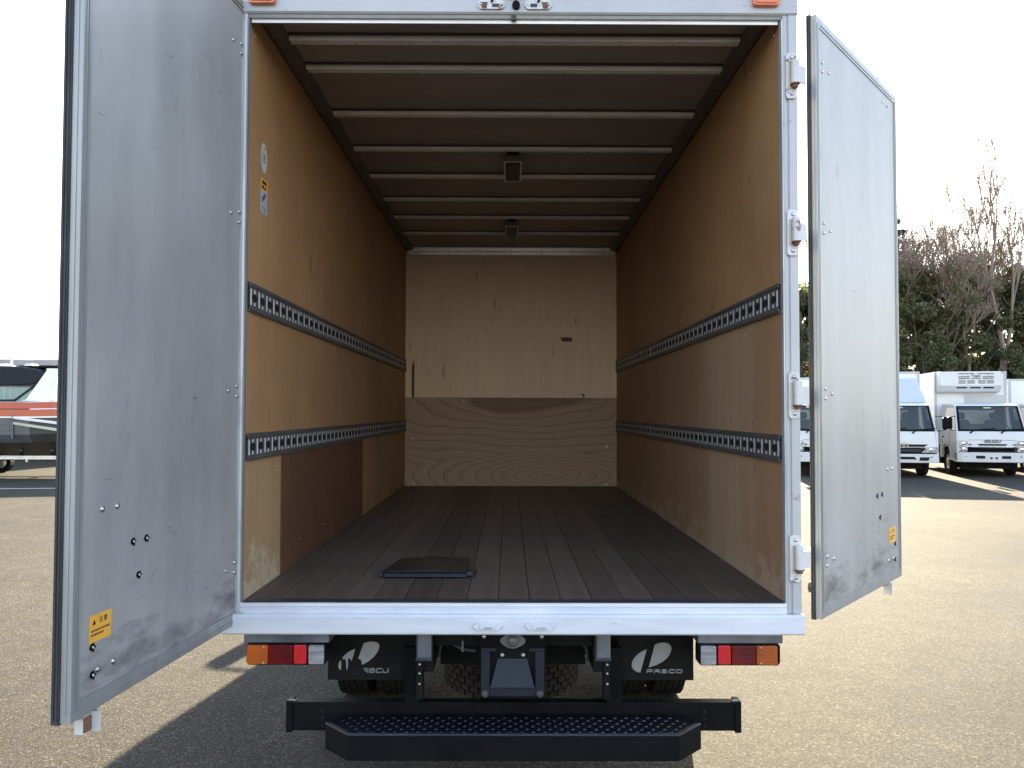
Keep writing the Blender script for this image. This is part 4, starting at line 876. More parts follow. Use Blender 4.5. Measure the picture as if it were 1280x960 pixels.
# ================================================================== PARKED TRUCKS
def bg_truck(kind, label, loc, rz):
    """front faces -y, origin on the ground below the middle of the front bumper"""
    t = thing('parked_truck', label, 'truck', loc, rz, 'white trucks parked side by side at the right')
    hw = .86; P = 'white_paint'
    b = MB(); prof = [(.03, .42), (0, .50), (.0, .78), (.02, .80), (.05, 1.20), (.12, 1.24), (1.60, 1.24), (1.60, .46), (1.42, .46), (1.40, .72), (1.25, .86), (.85, .86), (.68, .72), (.66, .46)]
    cab = None
    # body sides with wheel arch: side skins and front shell
    for sx in (-1, 1):
        body = MB(); body.prism_x([(.03, .42), (.0, .50), (.0, .78), (.05, 1.22), (1.60, 1.22), (1.60, .46), (1.36, .46), (1.33, .68), (1.20, .82), (.84, .82), (.70, .68), (.67, .42)], min(sx*hw, sx*(hw-.05)), max(sx*hw, sx*(hw-.05)), P)
        if cab is None: cab = body.build('cab', t, bevel=.012)
        else: body.build('cab_side', cab, bevel=.012)
    f = MB(); f.prism_x([(.02, .79), (.005, .80), (.03, 1.0), (.07, 1.22), (.16, 1.22), (.16, .79)], -hw+.0505, hw-.0505, P); f.build('front_panel', cab, bevel=.01)
    f = MB(); f.box(-hw+.051, hw-.051, .17, 1.55, .80, .86, 'cab_interior'); f.box(-hw+.06, hw-.06, .20, .50, .87, 1.20, 'cab_interior'); f.box(-hw+.1, hw-.1, 1.45, 1.54, .87, 1.2, 'cab_interior'); f.build('cab_floor', cab)
    # roof, pillars, back wall
    f = MB(); f.prism_x([(.40, 1.86), (.44, 1.92), (.62, 1.965), (1.60, 1.965), (1.60, 1.87)], -hw+.06, hw-.06, P); f.build('cab_roof', cab, bevel=.025)
    f = MB()
    for sx in (-1, 1):
        a0, a1 = sx*(hw-.015), sx*(hw-.085)
        vs = [(a0, .08, 1.22), (a1, .08, 1.22), (a1, .20, 1.22), (a0, .20, 1.22)]; tp = [(sx*(hw-.07), .42, 1.88), (sx*(hw-.13), .42, 1.88), (sx*(hw-.13), .52, 1.88), (sx*(hw-.07), .52, 1.88)]
        vv = vs+tp; ff = [(0, 1, 5, 4), (1, 2, 6, 5), (2, 3, 7, 6), (3, 0, 4, 7)]
        f.add(vv, ff if sx < 0 else [tuple(reversed(q)) for q in ff], P)
        vs = [(a0, 1.30, 1.22), (a1, 1.30, 1.22), (a1, 1.60, 1.22), (a0, 1.60, 1.22)]; tp = [(sx*(hw-.065), 1.30, 1.88), (sx*(hw-.12), 1.30, 1.88), (sx*(hw-.12), 1.60, 1.88), (sx*(hw-.065), 1.60, 1.88)]
        f.add(vs+tp, ff if sx < 0 else [tuple(reversed(q)) for q in ff], P)
    f.build('pillar', cab)
    f = MB(); f.box(-hw+.09, hw-.09, 1.56, 1.59, .87, 1.40, 'cab_interior'); f.box(-hw+.09, hw-.09, 1.56, 1.59, 1.78, 1.88, 'cab_interior'); f.box(-hw+.09, -hw+.3, 1.56, 1.59, 1.40, 1.78, 'cab_interior'); f.box(hw-.3, hw-.09, 1.56, 1.59, 1.40, 1.78, 'cab_interior'); f.build('cab_rear_wall', cab)
    # glass
    f = MB(); f.add([(-hw+.085, .085, 1.235), (hw-.085, .085, 1.235), (hw-.135, .425, 1.875), (-hw+.135, .425, 1.875)], [(0, 1, 2, 3)], 'glass'); ws = f.build('windscreen', cab)
    f = MB()      # black surround
    o4 = [(-hw+.055, .068, 1.205), (hw-.055, .068, 1.205), (hw-.105, .415, 1.895), (-hw+.105, .415, 1.895)]; i4 = [(-hw+.115, .088, 1.27), (hw-.115, .088, 1.27), (hw-.155, .408, 1.865), (-hw+.155, .408, 1.865)]
    f.add(o4+i4, [(0, 1, 5, 4), (1, 2, 6, 5), (2, 3, 7, 6), (3, 0, 4, 7)], 'black_metal'); f.build('windscreen_seal', ws)
    for sx in (-1, 1):
        f = MB(); q = [(sx*(hw-.02), .22, 1.235), (sx*(hw-.02), 1.28, 1.235), (sx*(hw-.075), 1.28, 1.86), (sx*(hw-.075), .53, 1.86)]
        f.add(q, [(0, 1, 2, 3)], 'glass'); f.build('side_window', cab)
        f = MB(); f.box(sx*hw-.004, sx*hw+.004, .66, .664, .87, 1.20, 'black_metal'); f.cbox(sx*(hw+.008)-.008, sx*(hw+.008)+.008, 1.18, 1.30, 1.02, 1.06, 'black_metal', .01); f.box(sx*hw-.003, sx*hw+.003, 1.345, 1.35, .5, 1.2, 'black_metal'); f.build('door_handle', cab)
    for x in (-.42, .42):
        f = MB(); f.cbox(x-.22, x+.22, 1.15, 1.30, 1.0, 1.52, 'seat_grey', .06); f.cbox(x-.11, x+.11, 1.17, 1.26, 1.53, 1.72, 'seat_grey', .04); f.box(x-.22, x+.22, .75, 1.148, 1.0, 1.12, 'seat_grey'); f.build('seat', cab, bevel=.03)
    f = MB(); n = 18; c = Vector((.40, .55, 1.27)); ax = Vector((0, -.75, .66)).normalized(); u_ = Vector((1, 0, 0)); v_ = ax.cross(u_)
    ring = [c+(u_*math.cos(2*PI*i/n)+v_*math.sin(2*PI*i/n))*.2 for i in range(n)]
    for i in range(n): f.cyl(ring[i], ring[(i+1) % n], .014, 'seat_grey', 6)
    f.cyl(c, c+Vector((0, -.2, -.25)), .03, 'seat_grey', 8); f.cyl(ring[0], ring[9], .012, 'seat_grey', 6); f.build('steering_wheel', cab)
    f = MB(); f.cbox(-.09, .09, -.004+.38, .384, 1.83, 1.86, 'sticker_white', .003) if kind != 'plain' else None
    if f.v: f.build('inspection_sticker', cab)
    # wipers
    f = MB()
    for x0 in (-.5, .25): f.tube([(x0, .055, 1.20), (x0+.25, .085, 1.27), (x0+.60, .10, 1.30)], .010, 'black_metal', 6); f.cyl((x0, .02, 1.185), (x0, .07, 1.185), .022, 'black_metal', 8)
    f.build('wiper', cab)
    # mirrors
    for sx in (-1, 1):
        f = MB(); f.tube([(sx*(hw-.03), .18, 1.62), (sx*(hw+.16), -.02, 1.60), (sx*(hw+.16), -.02, 1.26), (sx*(hw-.02), .12, 1.22)], .012, 'black_metal', 6); f.cbox(sx*(hw+.165)-.062, sx*(hw+.165)+.062, -.02, .05, 1.27, 1.60, 'black_metal', .03)
        f.build('wing_mirror', cab, bevel=.015)
    # bumper
    bz0, bz1 = .40, .63 if kind != 'sleek' else .60
    f = MB(); f.prism_z([(-hw, .32), (-hw, -.02), (-hw+.12, -.075), (hw-.12, -.075), (hw, -.02), (hw, .32)], bz0, bz1+.03, P); bm = f.build('bumper', t, bevel=.02)
    f = MB()
    if kind != 'sleek':
        for x0, x1 in ((-.42, -.20), (.20, .42)): f.cbox(x0, x1, -.082, -.0755, .50, .575, 'dark_hole', .01)
        for x0 in (-.08, .045): f.box(x0, x0+.06, -.081, -.0755, .49, .54, 'dark_hole')
    else:
        f.prism_y([(-.30, .49), (-.24, .56), (.24, .56), (.30, .49)], -.082, -.0755, 'dark_hole')
        for sx in (-1, 1): f.prism_y([(sx*.36, .46), (sx*.38, .55), (sx*.62, .55), (sx*.58, .46)], -.082, -.0755, 'dark_hole')
    f.build('bumper_opening', bm)
    for sx in (-1, 1):
        f = MB(); f.cbox(sx*.70-.055, sx*.70+.055, -.05, -.044, .53, .58, 'headlight', .01); f.v = [(x, y-.006-(.73-abs(x))*.45 if abs(x) < .74 else y, z) for x, y, z in f.v]; f.build('fog_lamp', bm)
    # lamps and grille
    for sx in (-1, 1):
        f = MB()
        if kind != 'sleek':
            for z0, z1 in ((.675, .81), (.82, .97)):
                f.cbox(sx*.715-.115, sx*.715+.115, -.012, .05, z0, z1, 'headlight', .02); f.dome((sx*.70, -.012, (z0+z1)/2), (0, -1, 0), .05, .012, 'chrome', 12)
        else:
            f.prism_y([(sx*.44, .665), (sx*.55, .80), (sx*.845, .83), (sx*.845, .69), (sx*.78, .665)], -.02, .05, 'headlight'); f.dome((sx*.66, -.02, .74), (0, -1, 0), .045, .012, 'chrome', 12)
        f.build('headlight', cab)
    f = MB()
    if kind != 'sleek':
        for w_, z in ((.36, .865), (.33, .775)): f.prism_y([(-w_, z+.02), (w_, z+.02), (w_-.05, z-.02), (-w_+.05, z-.02)], -.012, .03, 'dark_hole')
        f.box(-.53, .53, -.014, .03, .665, .70, 'dark_hole')
        for sx in (-1, 1):
            for z in (.875, .80): f.prism_y([(sx*.56, z+.012), (sx*.46, z-.012), (sx*.585, z-.022)], -.01, .03, 'dark_hole')
    else:
        f.prism_y([(-.60, .88), (.60, .88), (.50, .82), (-.50, .82)], -.012, .03, 'dark_hole'); f.prism_y([(-.46, .77), (.46, .77), (.42, .67), (-.42, .67)], -.012, .03, 'dark_hole')
        for z in (.70, .735): f.box(-.43, .43, -.016, -.0125, z, z+.008, 'track_grey')
    f.build('grille', cab)
    f = MB(); f.box(-.60, .60, .0155, .0205, .985, .992, 'track_grey') if kind != 'sleek' else None
    if f.v: f.build('panel_seam', cab)
    if kind == 'reefer':
        vs, fs = text_tris('ISUZU', .115, shear=.25, bold=.004, xs=1.25); f = MB()
        f.add([(x, -.004, .955+z) for x, z in vs], fs, 'track_grey'); f.build('badge', cab)
    if kind == 'sleek':
        f = MB()
        def ring_(cx, cz, rx, rz_, w_, y):
            n = 22; o = [(cx+rx*math.cos(2*PI*i/n), y, cz+rz_*math.sin(2*PI*i/n)) for i in range(n)]; i_ = [(cx+(rx-w_)*math.cos(2*PI*i/n), y, cz+(rz_-w_)*math.sin(2*PI*i/n)) for i in range(n)]
            f.add(o+i_, [(i, (i+1) % n, (i+1) % n+n, i+n) for i in range(n)], 'chrome')
        ring_(0, .865, .115, .075, .018, -.030); ring_(0, .865, .035, .068, .014, -.032); ring_(0, .895, .085, .030, .013, -.033); f.build('badge', cab)
    # chassis, wheels
    f = MB(); f.box(-.36, -.28, .3, 5.6, .48, .62, 'dusty_black'); f.box(.28, .36, .3, 5.6, .48, .62, 'dusty_black'); f.box(-.5, .5, .2, 1.5, .45, .78, 'dusty_black'); f.build('chassis', t)
    f = MB(); f.box(-.62, .62, .55, 1.45, .20, .448, 'dusty_black'); f.build('engine_sump', t)
    for sx in (-1, 1):
        f = MB(); f.box(min(sx*.40, sx*.80), max(sx*.40, sx*.80), 1.75, 3.5, .26, .72, 'dusty_black'); f.build('tool_box', t)
    for x, y in ((-.74, 1.02), (.74, 1.02), (-.72, 4.3), (.72, 4.3)):
        f = MB(); h = .1; R = .36
        f.lathe_x([(-h*.7, .2), (-h, .27), (-h*.9, R-.02), (-h*.6, R), (h*.6, R), (h*.9, R-.02), (h, .27), (h*.7, .2)], 'tyre_rubber', n=26); w = f.build('wheel', t, (x, y, R), smooth=True)
        f = MB(); s_ = 1 if x > 0 else -1; f.lathe_x([(s_*h*.7, .2), (s_*h*.3, .17), (s_*h*.5, .10), (s_*h*.8, .06), (s_*h*.8, .001)], 'galvanised', n=20); f.build('rim', w, smooth=True)
    # box
    bh = {'reefer': 2.88, 'sleek': 2.86, 'plain': 2.70}[kind]; bx = .93
    f = MB(); f.box(-bx, bx, 1.78, 5.9, .80, bh, 'white_box'); cb = f.build('cargo_box', t, bevel=.012)
    f = MB()
    for sx in (-1, 1):
        f.box(sx*(bx-.02)-.03, sx*(bx-.02)+.03, 1.765, 1.83, .80, bh+.008, 'frame_paint'); f.box(sx*(bx+.004)-.006, sx*(bx+.004)+.006, 1.83, 5.9, .80, .88, 'frame_paint'); f.box(sx*(bx+.004)-.006, sx*(bx+.004)+.006, 1.83, 5.9, bh-.06, bh+.006, 'frame_paint')
    f.box(-bx+.05, bx-.05, 1.768, 1.79, bh-.05, bh+.006, 'frame_paint'); f.build('box_trim', cb)
    if kind == 'sleek':
        f = MB(); f.prism_x([(.62, 1.97), (1.55, 2.66), (1.72, 2.68), (1.72, 1.97)], -.80, .80, 'blue_white_paint'); dfl = f.build('wind_deflector', t, bevel=.05)
    if kind == 'reefer':
        f = MB(); f.prism_x([(1.76, bh-.005), (1.42, bh-.005), (1.40, bh-.40), (1.50, bh-.58), (1.76, bh-.62)], -.90, .70, 'white_paint'); rf = f.build('refrigeration_unit', t, bevel=.03)
        f = MB(); z_ = bh-.055
        def slot(x0, x1, z0, z1): f.box(x0, x1, 1.400-.006, 1.430, z0, z1, 'lamp_grey')
        for x0, x1 in ((-.40, -.13), (-.11, .01), (.08, .20), (.23, .50)): slot(x0, x1, z_-.02, z_)
        for x0, x1 in ((-.40, -.11), (.22, .50)): slot(x0, x1, z_-.105, z_-.085)
        for x0, x1 in ((-.40, -.11), (-.07, .17), (.22, .50)): slot(x0, x1, z_-.155, z_-.130)
        for z in (.20, .235, .27):
            for x0, x1 in ((-.40, -.22), (-.18, .02), (.10, .29), (.33, .50)): slot(x0, x1, z_-z-.018, z_-z)
        f.build('vent_slot', rf)
        f = MB()
        for x0 in (-.45, -.10, .24):
            f.add([(x0, 1.415, bh-.445), (x0+.27, 1.415, bh-.445), (x0+.27, 1.435, bh-.482), (x0, 1.435, bh-.482)], [(0, 3, 2, 1), (0, 1, 2, 3)], 'dark_hole')
        f.build('intake', rf)
        vs, fs = text_tris('Topre', .085, bold=.002); f = MB(); f.add([(x+.05, 1.3925, z_-.075+z) for x, z in vs], fs, 'print_black'); f.build('unit_lettering', rf)
        f = MB(); f.box(-.15, .90, 1.755, 1.79, 1.98, 2.22, 'frame_paint'); f.build('box_front_panel', cb)
    return t
YA = rad(-12)
bg_truck('sleek', 'white cab-over truck with round chrome emblem and pale blue roof deflector', (10.35, 21.7, 0), rad(-10))
tB = bg_truck('reefer', 'white refrigerated truck with cooling unit and vents above the windscreen', (12.80, 21.9, 0), rad(-13))
tC = bg_truck('plain', 'white truck mostly hidden behind the open door, its corner showing beside the hinges', (8.42, 21.9, 0), rad(-11))
dup(tC, (15.25, 22.4, 0), rad(-13), 'white truck at the right edge of the photo, beyond the refrigerated truck')
dup(tC, (17.6, 23.2, 0), rad(-13), 'furthest white truck of the row, outside the right edge').hide_render = False

# ================================================================== BOAT ON TRAILER (left)
BT = thing('motor_boat', 'orange and silver trailer boat with black canopy at the left edge', 'boat', (-13.4, 21.9, 0), 0)
def loft(xs, rows, mats_, name, parent, closed=False):
    b = MB()
    n = len(rows[0])
    for i in range(len(xs)-1):
        for j in range(n-1):
            p = [(xs[i], *rows[i][j]), (xs[i+1], *rows[i+1][j]), (xs[i+1], *rows[i+1][j+1]), (xs[i], *rows[i][j+1])]
            b.add(p, [(0, 1, 2, 3)], mats_[j] if not callable(mats_) else mats_(i, j))
    return b
# hull: stern at -x, bow at +x;  section points from keel to gunwale to deck centre (y<0 is the near side)
xs = [-3.4, -2.2, -1.2, -.2, .6, 1.4, 2.2, 3.2, 4.2, 5.0, 5.6]
def sec(x, s):
    t = max(0, (x-1.6)/4.0); wd = 1.12*(1-t**2.2*.98); k = .40+.6*t**1.6; ch = .90+.4*t**1.4; gw = 1.60-.02*x*0+.16*t
    pts = [(0, k), (s*wd*.86*(1-.25*t), ch), (s*wd*.97, 1.10+.25*t), (s*wd, 1.52+.08*t), (s*wd*1.0, 1.555+.09*t), (s*wd*.99, 1.73+.12*t), (s*wd*.985, 1.75+.12*t), (s*wd*.95, 1.91+.14*t), (s*wd*.80, 1.94+.15*t), (0, 1.97+.15*t)]
    return pts
mt = ['boat_bottom', 'boat_silver', 'boat_silver', 'boat_white', 'boat_orange', 'canvas_black', 'boat_orange', 'boat_white', 'boat_white']
hull = None
for s in (-1, 1):
    rows = [sec(x, s) for x in xs]
    b = loft(xs, rows, (lambda i, j: (mt[j] if xs[i] < .9 else {0: 'boat_bottom', 1: 'boat_bottom', 2: 'boat_bottom', 3: 'boat_white', 4: 'boat_orange', 5: 'boat_white', 6: 'boat_orange', 7: 'boat_white', 8: 'boat_white'}[j])), 'hull', BT)
    if s < 0: bb_ = b
    else:
        bb_.add(b.v, b.f, 'boat_silver'); bb_.m[-len(b.m):] = [bb_.mi(b.names[q]) for q in b.m]
bb_.add([(xs[0], *p) for p in sec(xs[0], -1)]+[(xs[0], *p) for p in reversed(sec(xs[0], 1)[1:-1])], [tuple(range(18))], 'boat_silver')
hull = bb_.build('hull', BT, smooth=True)
for z, h in ((1.36, .012), (1.22, .012)):
    b = MB(); b.box(-3.1, .95, -1.125, -1.09, z, z+h, 'boat_silver'); b.build('strake', hull)
b = MB(); b.box(.98, 1.01, -1.135, -1.06, 1.0, 1.60, 'boat_silver'); b.prism_y([(1.02, 1.56), (2.4, 1.40), (2.4, 1.33), (1.02, 1.50)], -1.16, -.9, 'boat_white'); b.prism_y([(1.02, 1.42), (2.4, 1.22), (2.4, 1.15), (1.02, 1.36)], -1.15, -.9, 'wall_cream'); b.build('flare', hull)
# cabin: windows, pillar, canopy
b = MB(); b.add([(-2.2, -.9, 1.93), (1.15, -.9, 1.93), (1.45, -.80, 2.38), (-2.0, -.84, 2.40)], [(0, 1, 2, 3)], 'boat_glass'); b.add([(-2.2, .9, 1.93), (1.15, .9, 1.93), (1.45, .80, 2.38), (-2.0, .84, 2.40)], [(3, 2, 1, 0)], 'boat_glass'); win = b.build('side_window', BT)
b = MB(); b.tube([(-.4, -.91, 1.93), (.9, -.91, 1.96), (1.42, -.82, 2.38)], .03, 'canvas_black', 8); b.tube([(-2.2, -.91, 1.94), (-.4, -.91, 1.93)], .012, 'steel', 6); b.build('window_frame', win)
b = MB(); b.prism_y([(1.05, 1.95), (1.2, 1.99), (1.7, 2.72), (1.95, 2.72), (2.0, 1.98), (1.7, 1.93)], -.93, -.82, 'boat_white'); b.prism_y([(1.05, 1.95), (1.2, 1.99), (1.7, 2.72), (1.95, 2.72), (2.0, 1.98), (1.7, 1.93)], .82, .93, 'boat_white'); b.box(1.62, 2.0, -.8, .8, 2.70, 2.78, 'boat_white'); b.build('targa_arch', BT, bevel=.02)
b = MB(); pts = [(-2.3, 2.32), (-1.2, 2.34), (1.15, 2.34), (1.38, 2.38), (1.60, 2.52), (1.62, 2.66), (1.45, 2.76), (1.0, 2.82), (0, 2.84), (-1.2, 2.80), (-2.1, 2.66), (-2.3, 2.5)]
b.prism_y(pts, -.92, .92, 'canvas_black'); b.build('canopy', BT, bevel=.04)
b = MB()
for x, w_, m_ in ((-1.4, .35, 'steel'), (-.9, .28, 'steel'), (-.1, .22, 'boat_white'), (.35, .5, 'galvanised'), (1.05, .30, 'boat_white')): b.prism_y([(x-w_/2, 2.83), (x-w_*.2, 2.91), (x+w_*.2, 2.91), (x+w_/2, 2.84)], -.6, -.3, m_)
b.box(.9, 2.0, -.72, .7, 2.80, 2.85, 'black_metal'); b.build('roof_fitting', BT)
b = MB(); b.cyl((.55, -.5, 2.82), (.57, -.5, 3.02), .03, 'boat_white', 8); b.dome((.57, -.5, 3.02), (0, 0, 1), .05, .05, 'boat_white', 10); b.build('antenna', BT)
b = MB(); b.cbox(-.75, -.25, -.5, -.2, 1.97, 2.16, 'seat_grey', .05); b.cbox(-1.5, -.95, -.6, .0, 1.97, 2.10, 'sticker_blue', .05); b.build('helm_seat', BT)
b = MB(); b.tube([(-2.6, -.98, 2.0), (-1.6, -1.0, 2.02), (-.2, -1.0, 1.93), (.05, -1.0, 1.85)], .018, 'chrome', 8); b.build('grab_rail', BT)
# trailer
TL = thing('boat_trailer', 'low metal trailer carrying the orange and silver boat', 'trailer', (-13.4, 21.9, 0), 0)
b = MB()
for y in (-.82, .82): b.box(-3.0, 5.2, y-.03, y+.03, .47, .56, 'galvanised')
for x in (-2.6, -1.2, .2, 1.6, 3.0): b.box(x-.03, x+.03, -.79, .79, .47, .55, 'dusty_black')
for x in (-2.3, -1.2, .0, .9, 1.7):
    b.box(x-.03, x+.03, -.60, -.52, .5501, .66, 'dusty_black'); b.cyl((x-.05, -.56, .68), (x+.05, -.56, .68), .05, 'seal_rubber', 10); b.box(x-.03, x+.03, .52, .60, .5501, .66, 'dusty_black')
b.box(-2.9, 2.5, -.05, .05, .5502, .62, 'black_metal'); b.build('frame', TL)
b = MB(); b.add([(.0, -.852, .545), (1.2, -.852, .545), (1.2, -.852, .525), (.0, -.852, .525)], [(3, 2, 1, 0)], 'sticker_white'); b.box(-.05, .20, -.853, -.8505, .515, .552, 'sticker_white'); b.build('frame_stripe', TL)
for x in (-.55, -1.25):
    for sy in (-1, 1):
        b = MB(); b.lathe_x([(-.08, .18), (-.1, .24), (-.09, .30), (.09, .30), (.1, .24), (.08, .18)], 'tyre_rubber', n=22); b.lathe_x([(-.06, .18), (-.02, .05), (-.06, .001)], 'galvanised', n=16); b.lathe_x([(.06, .18), (.02, .05), (.06, .001)], 'galvanised', n=16); b.v = [(y_, x_, z_) for x_, y_, z_ in b.v]; b.build('wheel', TL, (x, sy*1.0, .30))
for sy in (-1, 1):
    b = MB(); b.prism_y([(-1.75, .45), (-1.65, .62), (-.2, .62), (.15, .48), (-.05, .48), (-.25, .58), (-1.6, .58)], sy*1.0-.12, sy*1.0+.12, 'bracket_metal'); b.build('mudguard', TL)
b = MB(); b.tube([(1.7, -.6, .56), (2.2, -.5, .85), (2.25, -.5, .72)], .03, 'dusty_black', 8); b.cyl((1.2, -.83, .40), (1.2, -.83, .50), .03, 'galvanised', 8); b.build('winch_post', TL)
# second craft behind, above the shed roof
BT2 = thing('cabin_cruiser', 'white cabin top with dark rail showing above the grey shed roof', 'boat', (-27.6, 45.0, 0), 0)
b = MB(); b.prism_y([(-6, .9), (-5.6, 3.2), (5.2, 3.3), (6.8, 3.6), (4.8, .9)], -1.6, 1.6, 'boat_white'); h2 = b.build('hull', BT2, bevel=.1)
b = MB(); b.prism_y([(-1.0, 3.5), (-1.0, 5.02), (.1, 4.96), (1.6, 4.55), (2.3, 3.5)], -1.3, 1.3, 'boat_white'); b.build('cabin', BT2, bevel=.05)
b = MB(); b.box(-5.0, -1.05, -1.2, 1.2, 4.90, 4.99, 'roof_grey'); b.prism_y([(-5, 4.2), (-1.1, 4.38), (-1.1, 4.48), (-3, 4.32), (-5, 4.3)], -1.2, 1.2, 'roof_grey'); b.build('bimini_top', BT2)
b = MB()
for x in (-4.8, -3.0): b.cyl((x, -1.1, 3.2), (x, -1.1, 4.89), .04, 'steel', 8); b.cyl((x, 1.1, 3.2), (x, 1.1, 4.89), .04, 'steel', 8)
b.build('support_pole', BT2)
b = MB(); b.box(-3.5, -3.1, -.9, .9, 0, 1.0, 'dusty_black'); b.box(3.0, 3.4, -.9, .9, 0, 1.0, 'dusty_black'); b.build('cradle', BT2)
# shed with corrugated wall
SH = thing('storage_shed', 'long low shed with grey fascia and pale green corrugated wall behind the boat', 'shed', (-22.5, 28.5, 0), 0)
SH.scale = (1, 1, .853)
b = MB(); b.box(-14, 9.5, .1, 5.0, 0, 3.55, 'fence_green'); b.build('wall', SH)
b = MB(); b.box(-14.4, 9.9, -.35, 5.3, 3.80, 4.02, 'roof_grey'); b.box(-14.3, 9.8, -.25, 5.2, 3.56, 3.795, 'wall_cream'); b.build('roof', SH)
cs = MB(); cs.prism_z([(-.085, 0), (-.06, -.05), (.0, -.05), (.03, 0)], 0, 3.50, 'fence_green'); c0 = None
for i in range(110):
    x = -13.9+i*.212
    if c0 is None: c0 = cs.build('wall_rib', SH, (x, .098, .02))
    else: o = c0.copy(); COL.objects.link(o); o.location = (x, .098, .02)
b = MB(); b.box(-2.6, -1.6, .02, .09, 2.2, 3.5, 'wall_cream'); b.build('wall_panel', SH)

# ================================================================== TREES
def tube_pts(b, p, q, r0, r1, m, n=5): b.cyl(p, q, r0, m, n, r1, cap=False)
def trunk_mb(h, r, limbs, m='bark', spread=.35):
    b = MB(); tips = []; p = Vector((0, 0, 0)); pts = [p.copy()]
    for i in range(5):
        q = p+Vector((random.uniform(-.2, .2), random.uniform(-.2, .2), h/5)); tube_pts(b, p, q, r*(1-i*.16), r*(1-(i+1)*.16), m, 7); p = q; pts.append(p.copy())
    for k in range(limbs):
        i = random.randint(2, 5); s = pts[i]; a = random.uniform(0, 2*PI); L_ = h*random.uniform(.25, .5)
        e = s+Vector((math.cos(a)*L_*spread*2, math.sin(a)*L_*spread*2, L_*.7)); mid = (s+e)/2+Vector((0, 0, -.1*L_))
        tube_pts(b, s, mid, r*.38, r*.26, m); tube_pts(b, mid, e, r*.26, r*.1, m); tips.append(e)
    tips.append(p); return b, tips
def leaf_mesh(name, centres, radii, n, size, m):
    idx = RNG.integers(0, len(centres), n); C_ = np.array(centres)[idx]; R_ = np.array(radii)[idx]
    d = RNG.normal(size=(n, 3)); d /= np.linalg.norm(d, axis=1)[:, None]; rr = RNG.random(n)**.45
    P_ = C_+d*(R_*rr)[:, None]*np.array([1, 1, .8]); nrm = RNG.normal(size=(n, 3)); nrm /= np.linalg.norm(nrm, axis=1)[:, None]
    t = np.cross(nrm, RNG.normal(size=(n, 3))); t /= np.linalg.norm(t, axis=1)[:, None]; u = np.cross(nrm, t)
    s = size*(.6+.8*RNG.random(n))[:, None]
    V = np.stack([P_-t*s, P_+u*s*.45, P_+t*s, P_-u*s*.45], 1).reshape(-1, 3)
    me = bpy.data.meshes.new(name); me.vertices.add(4*n); me.vertices.foreach_set('co', V.astype(np.float32).ravel())
    me.loops.add(4*n); me.loops.foreach_set('vertex_index', np.arange(4*n, dtype=np.int32))
    me.polygons.add(n); me.polygons.foreach_set('loop_start', np.arange(0, 4*n, 4, dtype=np.int32)); me.polygons.foreach_set('loop_total', np.full(n, 4, dtype=np.int32))
    me.materials.append(MT[m]); me.update(); me.validate(); return me
def make_evergreen(h, w, n, m):
    b, tips = trunk_mb(h*.8, h*.03, 8); cs_, rs = [], []
    for k in range(46):
        a = random.uniform(0, 2*PI); zz = random.uniform(.16, .97); rad_ = w*(1-((zz-.45)/.62)**2)**.5 if abs(zz-.45) < .62 else .1*w
        q = rad_*random.uniform(.35, .95); cs_.append((math.cos(a)*q, math.sin(a)*q, h*zz)); rs.append(random.uniform(.5, 1.15)*h/12)
    return b, leaf_mesh('crown', cs_, rs, n, .16, m)
def place_tree(mbm, me, loc, rz, sc, label, group, name='evergreen_tree'):
    t = thing(name, label, 'tree', loc, rz, group); t.scale = (sc, sc, sc)
    o = mbm if isinstance(mbm, bpy.types.Object) else None
    if o is None: tr = mbm.build('trunk', t)
    else: tr = o.copy(); COL.objects.link(tr); tr.parent = t
    if me is not None:
        c = bpy.data.objects.new(me.name.split('.')[0], me); COL.objects.link(c); c.parent = t
    return t, tr
G1 = 'dense evergreen trees behind the parked trucks'
kinds = []
for h, w, n, m in ((12, 4.0, 17000, 'leaf_dark'), (11.5, 4.4, 17000, 'leaf_olive'), (12.5, 3.6, 16000, 'leaf_dark')):
    b, me = make_evergreen(h, w, n, m); kinds.append([b, me])
tlist = [(17.0, 60, 0, .90, 'dark evergreen standing leftmost but one in the belt, mostly behind the box truck'), (20.6, 58, 1, .93, 'olive green evergreen seen in the gap between door hinges and open door'), (23.4, 60.5, 2, .86, 'dark evergreen hidden behind the right rear door'),
         (26.6, 58, 0, .98, 'dark evergreen just right of the open door edge, under the conifer'), (29.3, 59, 1, 1.02, 'olive green evergreen above the truck with the roof deflector'), (32.4, 58.5, 0, .98, 'dark evergreen above the left end of the cooling unit'),
         (35.6, 60, 2, .98, 'very dark evergreen above the vents of the cooling unit'), (38.8, 58, 1, 1.02, 'olive evergreen at the right edge of the photo'), (42.2, 60, 0, .85, 'dark evergreen just outside the right edge'), (46, 59, 2, .95, 'dark evergreen last in the front row, outside the right edge'),
         (18.6, 66, 2, .95, 'dark evergreen in the back row behind the box truck'), (24.9, 66, 0, .95, 'dark evergreen in the back row behind the open door'), (31.2, 66, 2, 1.05, 'dark evergreen in the back row behind the bare group'), (37.3, 66, 0, 1.08, 'dark evergreen in the back row behind the tallest bare tree'), (44, 67, 1, 1.0, 'olive evergreen in the back row outside the right edge'),
         (13.2, 61, 2, .85, 'dark evergreen leftmost in the belt, behind the box truck'), (28.0, 55.5, 2, .56, 'low dark evergreen bush-like in front, above the deflector truck'), (34.3, 55.5, 0, .54, 'low dark evergreen in front, right above the refrigerated truck'), (40.5, 55.0, 2, .58, 'low dark evergreen in front at the right edge'), (22, 55.2, 0, .55, 'low dark evergreen in front, behind the open door')]
GL1 = 'dark dense evergreen tree in the belt of trees behind the parked trucks'
